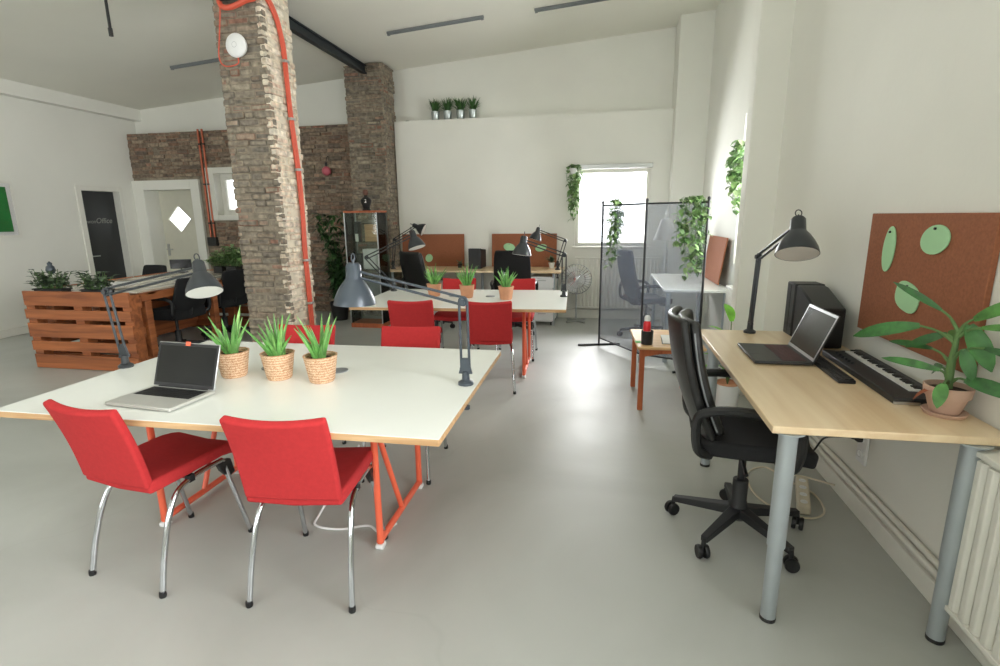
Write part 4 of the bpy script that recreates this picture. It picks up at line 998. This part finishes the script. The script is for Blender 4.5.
for k in range(16):
    a = rnd.uniform(0, 6.3); hgt = rnd.uniform(.7, 1.62); r_ = rnd.uniform(.05, .26); sp = spline([(0,0,.24), (math.cos(a)*r_*.3, math.sin(a)*r_*.3, hgt*.6), (math.cos(a)*r_, math.sin(a)*r_, hgt)], 6); st.tube(sp, .005, 5)
    for q in range(40):
        p = sp[rnd.randrange(4, len(sp))]; b2 = rnd.uniform(0, 6.3); m.leaf(p, (math.cos(b2), math.sin(b2), rnd.uniform(-.6, .6)), rnd.uniform(.10, .17), rnd.uniform(.04, .065), .6, seg=3)
st.build('stems', M_stem, t); m.build('leaves', M_leafd, t, smooth=True)
t = thing('pink_bauble', (-4.03, 7.5, 2.14), 0, 'pink glass globe hanging on the bare brick wall', 'ornament')
m = MB(); m.lathe([(0, -.07), (.035, -.06), (.062, -.03), (.068, 0), (.062, .03), (.035, .058), (.012, .066), (.012, .075), (0, .075)], 22); m.build('globe', M_pink, t, smooth=True)
m = MB(); m.lathe([(.018, .068), (.018, .12), (0, .125)], 12); m.tube([(0, 0, .12), (0, .04, .2), (0, .09, .22)], .005, 6); m.build('holder', M_black, t, smooth=True)

# ------------------------------------------------------------------ pillar fittings
t = thing('wifi_access_point', (-3.155, 4.475, 2.925), 0, 'round white disc fixed on the brick pillar', 'access point')
m = MB(); m.lathe([(.09, -.02), (.098, 0), (.098, .012), (.085, .026), (.03, .034), (0, .035)], 32, axis_matrix((0, 0, 0), (0,-1,0))); m.build('disc', M_whitepl, t, smooth=True)
m = MB(); m.lathe([(.02, .0345), (.022, .0352), (.024, .0345)], 24, axis_matrix((0,0,0), (0,-1,0)), close=True); m.build('status_ring', M_alu, t)
m = MB(); m.tube(spline([(-3.27, 4.475, 3.36), (-3.275, 4.47, 3.2), (-3.31, 4.47, 3.0), (-3.335, 4.47, 2.84), (-3.29, 4.465, 2.77), (-3.20, 4.465, 2.765), (-3.15, 4.47, 2.79), (-3.16, 4.475, 2.85)], 6), .0055, 8)
tag(m.build('thin_cable', M_cable_or, smooth=True), 'thin orange cable curling under the white disc on the pillar', 'cable')
t = thing('cable_bundle', (-2.9, 4.8, 0), 0, 'thick orange cable bundle running down the brick pillar', 'cable')
path = [(.005, -.32, 3.305), (.02, -.27, 3.31), (.022, -.20, 3.27), (.022, -.13, 3.18), (.022, -.08, 3.06), (.024, -.065, 2.95), (.024, -.05, 2.65), (.024, -.04, 2.36), (.024, .0, 1.91), (.024, .01, 1.5), (.024, -.01, 1.15), (.024, .0, .8), (.024, .0, .3)]
for dx, dy in ((0, -.014), (.006, .012), (.016, -.002)):
    m = MB(); m.tube(spline([(x+dx, y+dy+random.uniform(-.006, .006), z) for x, y, z in path], 6), .0135, 8); m.build('cable', M_cable_or, t, smooth=True)
for z, y in ((2.85, -.06), (2.36, -.04), (1.91, .0), (1.05, -.008), (.62, .0)):
    m = MB(); m.lohi((.004, y-.036, z-.012), (.056, y+.036, z+.012)); m.build('cable_clip', M_alu, t, bevel=.006)
t = thing('cable_loop', (-3.08, 4.46, 3.3), 0, 'orange and black cable loops at the top of the brick pillar', 'cable')
m = MB(); m.tube(spline([(-.19, -.005, .14), (-.175, -.012, -.04), (-.12, -.015, -.085), (-.03, -.012, -.075), (.07, -.012, -.045), (.14, -.012, -.035), (.19, -.005, -.01)], 6), .022, 8); m.build('loop', M_cable_or, t, smooth=True)
m = MB(); m.tube(spline([(-.18, -.02, .15), (-.16, -.03, 0), (-.10, -.035, -.03), (-.03, -.03, 0), (.02, -.03, .12)], 6), .016, 8); m.build('black_loop', M_black, t, smooth=True)

# copper pipes with a junction on the brick end wall
for k, x in enumerate((-6.17, -6.10)):
    t = thing('copper_pipe', (x, YB-.03, 0), 0, ['copper pipe on the bare brick wall, on the cream door side', 'copper pipe on the bare brick wall, on the small window side'][k], 'pipe', 'copper pipes')
    m = MB(); m.tube([(0, 0, 1.16), (0, 0, 2.82)], .016, 10); m.build('pipe', M_copper, t, smooth=True)
    for z in (1.4, 2.0, 2.6):
        m = MB(); m.lathe([(.021, z-.012), (.021, z+.012)], 10); m.build('pipe_clip', M_black, t)
m = MB(); m.lohi((-6.22, YB-.07, 1.04), (-6.06, YB, 1.18)); jb = tag(m.build('junction_box', M_gun, bevel=.006), 'dark junction box at the foot of the copper pipes', 'junction box')
m = MB(); m.lohi((-6.212, YB-.076, 1.05), (-6.068, YB-.07, 1.17)); m.build('cover', M_gun, jb, bevel=.003)

# green print on the long wall
t = thing('framed_print', (XL, 5.17, 1.6), 0, 'green framed print on the long white wall', 'picture')
m = MB(); panel_with_holes(m, 'x', .0, .025, -.55, .55, -.345, .365, [(-.52, .52, -.315, .335)]); m.build('frame', M_trim, t)
m = MB(); m.lohi((.004, -.52, -.315), (.010, .52, .335)); m.build('mount', M_paper, t)
m = MB(); m.lohi((.010, -.47, -.27), (.012, .47, .29)); m.build('print', M_green, t)
m = MB(); m.lohi((.018, -.52, -.315), (.020, .52, .335)); m.build('glazing', M_glass, t)

# ------------------------------------------------------------------ pallet desk
t = thing('pallet_desk', (-5.02, 5.2, 0), 0, 'desk built of stained pallets with pale boards on top', 'desk')
def rl(lo, hi): return (lo[0]+5.02, lo[1]-5.2, lo[2]), (hi[0]+5.02, hi[1]-5.2, hi[2])
X0, X1, Y0, Y1 = -5.61, -4.38, 4.17, 6.35
hb = [.145, .10, .145, .10, .145]; gap = .030
def upright_pallet(x0, x1, y, dirn, name, mt_, axis='x', z0=.005, top=.755):
    """pallet on its long edge: five boards, stringers, backing boards"""
    m = MB(); sc = (top-z0)/(sum(hb)+4*gap+.01); z = z0
    zs = []
    for hgt in hb:
        j = random.uniform(-.012, .012)
        if axis == 'x': m.lohi(*rl((x0+j, y, z), (x1+j*.5, y+dirn*.022, z+hgt*sc)))
        else: m.lohi(*rl((y, x0+j, z), (y+dirn*.022, x1, z+hgt*sc)))
        zs.append((z, z+hgt*sc)); z += (hgt+gap*1.35)*sc
    o = m.build('pallet_boards', mt_, t, bevel=.003)
    m = MB()
    for f in (0, .5, 1):
        c = x0+.05+(x1-x0-.10)*f
        if axis == 'x': m.lohi(*rl((c-.05, y+dirn*.022, z0), (c+.05, y+dirn*.125, top)))
        else: m.lohi(*rl((y+dirn*.022, c-.05, z0), (y+dirn*.125, c+.05, top)))
    for zc in (.08, .38, .67):
        if axis == 'x': m.lohi(*rl((x0, y+dirn*.125, zc-.05), (x1, y+dirn*.147, zc+.05)))
        else: m.lohi(*rl((y+dirn*.125, x0, zc-.05), (y+dirn*.147, x1, zc+.05)))
    m.build('pallet_blocks', mt_, t, bevel=.003)
upright_pallet(X0, X1, Y0, 1, 'end', M_pallet)
upright_pallet(4.36, 5.45, X0, 1, 'side', M_palletY, 'y'); upright_pallet(5.47, 6.3, X0, 1, 'side', M_palletY, 'y')
upright_pallet(X0+.16, X1, Y1, -1, 'end', M_pallet)
m = MB(); 
for k in range(6):
    x0_ = X0+.005+k*.2035; m.lohi(*rl((x0_, Y0+.15, .757), (x0_+.155, Y1, .779)))
m.build('top_boards', M_palletp, t, bevel=.003)
m = MB()
for y in (4.40, 5.1, 5.4, 6.2): m.lohi(*rl((X0+.15, y, .735), (X1, y+.10, .757)))
m.lohi(*rl((X1-.03, Y0+.15, .68), (X1, Y1, .757)))
m.build('top_bearers', M_palletY, t, bevel=.003)
for y in (4.36, 5.28):
    m = MB(); m.lohi(*rl((X1-.075, y, 0), (X1-.005, y+.075, .68))); m.build('leg', M_palletY, t, bevel=.004)
m = MB(); m.lohi(*rl((X0+.15, 5.15, .10), (X0+.19, 6.2, .6))); m.build('back_board', M_palletY, t)
# planters on the slatted end
def bushy(name, loc, w, d, h, n, mt_, potdim, label, seed, cat='potted plant', group='plants in dark troughs on the pallet desk', ll=.075, lw=.045):
    rnd = random.Random(seed); t = thing(name, loc, 0, label, cat, group)
    m = MB(); pw, pd, ph = potdim; m.prism([(-pw/2*.9, -pd/2*.9, 0), (pw/2*.9, -pd/2*.9, 0), (pw/2*.9, pd/2*.9, 0), (-pw/2*.9, pd/2*.9, 0)], (0, 0, ph)); m.lohi((-pw/2, -pd/2, ph-.012), (pw/2, pd/2, ph)); m.build('trough', M_gun, t, bevel=.006)
    m = MB(); st = MB()
    for k in range(n):
        x = rnd.uniform(-w/2, w/2); y = rnd.uniform(-d/2, d/2); hz = h*rnd.uniform(.25, 1)*(1-.4*abs(x)/(w/2)*rnd.random()); a = rnd.uniform(0, 6.3)
        b0 = Vector((x*.6, y*.6, ph-.01)); p = Vector((x, y, ph+hz)); st.tube([b0, b0.lerp(p, .5)+Vector((0,0,.01)), p], .0025, 4)
        for q in range(4):
            a += 1.7; f = rnd.uniform(.35, 1); m.leaf(b0.lerp(p, f), (math.cos(a), math.sin(a), rnd.uniform(-.1, .9)), ll*rnd.uniform(.6, 1.1), lw*rnd.uniform(.7, 1.2), .5, seg=3)
    st.build('stems', M_stem, t); m.build('foliage', mt_, t, smooth=True)
    return t
bushy('trough_plant', (-5.33, 4.255, .757), .36, .14, .20, 56, M_leafg, (.36, .12, .05), 'grey-green plants in a dark trough at the wall end of the slatted pallet', 31)
bushy('trough_plant', (-4.80, 4.255, .757), .30, .14, .20, 40, M_leafg, (.30, .12, .05), 'silvery sprigs in a dark trough beside the lamp post on the pallet', 32)
t = thing('blue_bird_figurine', (-5.40, 4.33, .832), 0, 'slate coloured bird-like ornament between the trough plants', 'ornament')
m = MB(); m.tube([(0, .0, .0), (0, 0, .12)], .004, 6); m.build('stake', M_gun, t)
m = MB(); m.lathe([(0, .10), (.03, .115), (.042, .145), (.034, .18), (.02, .195), (.022, .215), (0, .235)], 16); m.build('body', M_lampgrey, t, smooth=True)
bushy('bushy_plant', (-4.82, 6.02, .779), .26, .2, .20, 46, M_leafm, (.14, .14, .09), 'pale leafy plant in a dark pot at the far end of the pallet desk', 33, ll=.10, lw=.045, group='plants at the far end of the pallet desk')
bushy('bushy_plant', (-4.55, 5.92, .779), .26, .2, .26, 56, M_leafm, (.15, .15, .10), 'light green bushy plant beside the brick pillar on the pallet desk', 34, ll=.11, lw=.05, group='plants at the far end of the pallet desk')
t = thing('monitor', (-5.42, 6.03, .779), R(20), 'small black monitor on the pallet desk before the cream door', 'monitor')
m = MB(); m.lohi((-.06, -.05, 0), (.06, .05, .012)); m.tube([(0, 0, .01), (0, 0, .06)], .012, 8); m.build('stand', M_black, t)
m = MB(); m.lohi((-.13, -.012, .05), (.13, .012, .17)); m.build('housing', M_black, t, bevel=.005)
m = MB(); m.lohi((-.12, -.014, .058), (.12, -.012, .162)); m.build('screen', M_screen, t)
m = MB(); m.lohi((-.2, -.14, 0), (.2, .14, .012)); m.lohi((-.19, -.12, .012), (.17, .13, .02)); o = m.build('magazines', M_paper, bevel=.002); o.location = (-5.15, 4.75, .7795); o.rotation_euler = (0, 0, R(8)); o.name = 'document_folder'; tag(o, 'flat pale folder lying on the pallet desk near the trough plants', 'folder')

# white cable on the floor under the laptop table
m = MB(); m.tube(spline([(-1.20, 2.35, .30), (-1.29, 2.27, .12), (-1.33, 2.14, .02), (-1.31, 2.06, .006), (-1.18, 2.05, .006), (-1.06, 2.10, .006), (-.98, 2.06, .006), (-.93, 2.14, .006)], 8), .0055, 8)
tag(m.build('white_cable', M_whitepl, smooth=True), 'white cable lying on the floor under the laptop table', 'cable')

# ------------------------------------------------------------------ light
w = bpy.data.worlds.new('daylight'); bpy.context.scene.world = w; w.use_nodes = True
bg = w.node_tree.nodes['Background']; bg.inputs['Color'].default_value = (.93, .97, 1.0, 1); bg.inputs['Strength'].default_value = 4.0
def area(name, loc, rot, sx, sy, power, col=(.99, .995, 1)):
    l = bpy.data.lights.new(name, 'AREA'); l.shape = 'RECTANGLE'; l.size = sx; l.size_y = sy; l.energy = power; l.color = col
    o = bpy.data.objects.new(name, l); C.objects.link(o); o.location = loc; o.rotation_euler = rot; return o
# daylight entering through each window, placed just outside the glass
area('daylight_side_window', (XR+.35, -.22, 1.85), (0, R(111), 0), 1.75, 2.9, 290)
for i, r in enumerate(WF): area('daylight_street_window', ((r[0]+r[1])/2, YF-.5, 1.6), (R(112), 0, 0), r[1]-r[0], 1.8, 70)
area('daylight_end_window', (.14, YB+.5, 1.55), (R(-90), 0, 0), 1.0, 1.04, 165)
area('daylight_niche_window', (XR+.35, 5.0, 1.65), (0, R(90), 0), 1.35, 1.0, 110)

# ------------------------------------------------------------------ camera
cam = bpy.data.cameras.new('camera'); co = bpy.data.objects.new('camera', cam); C.objects.link(co)
cam.sensor_width = 36; cam.lens = 36*.524; cam.clip_start = .05
yaw, pit, rol = R(10.83), R(12.52), R(.653)
fwd = Vector((-math.sin(yaw)*math.cos(pit), math.cos(yaw)*math.cos(pit), -math.sin(pit))); rgt = Vector((math.cos(yaw), math.sin(yaw), 0)); dwn = fwd.cross(rgt)
r2 = rgt*math.cos(rol)+dwn*math.sin(rol); d2_ = -rgt*math.sin(rol)+dwn*math.cos(rol)
mm = Matrix(((r2.x, -d2_.x, -fwd.x, 0), (r2.y, -d2_.y, -fwd.y, 0), (r2.z, -d2_.z, -fwd.z, 1.45), (0,0,0,1)))
co.matrix_world = mm
sc = bpy.context.scene; sc.camera = co
sc.view_settings.view_transform = 'Standard'; sc.view_settings.look = 'None'; sc.view_settings.exposure = -.27; sc.view_settings.gamma = 1; sc.view_settings.use_curve_mapping = False
sc.cycles.use_denoising = True; sc.cycles.max_bounces = 10; sc.cycles.diffuse_bounces = 6; sc.cycles.transparent_max_bounces = 24; sc.cycles.sample_clamp_indirect = 6
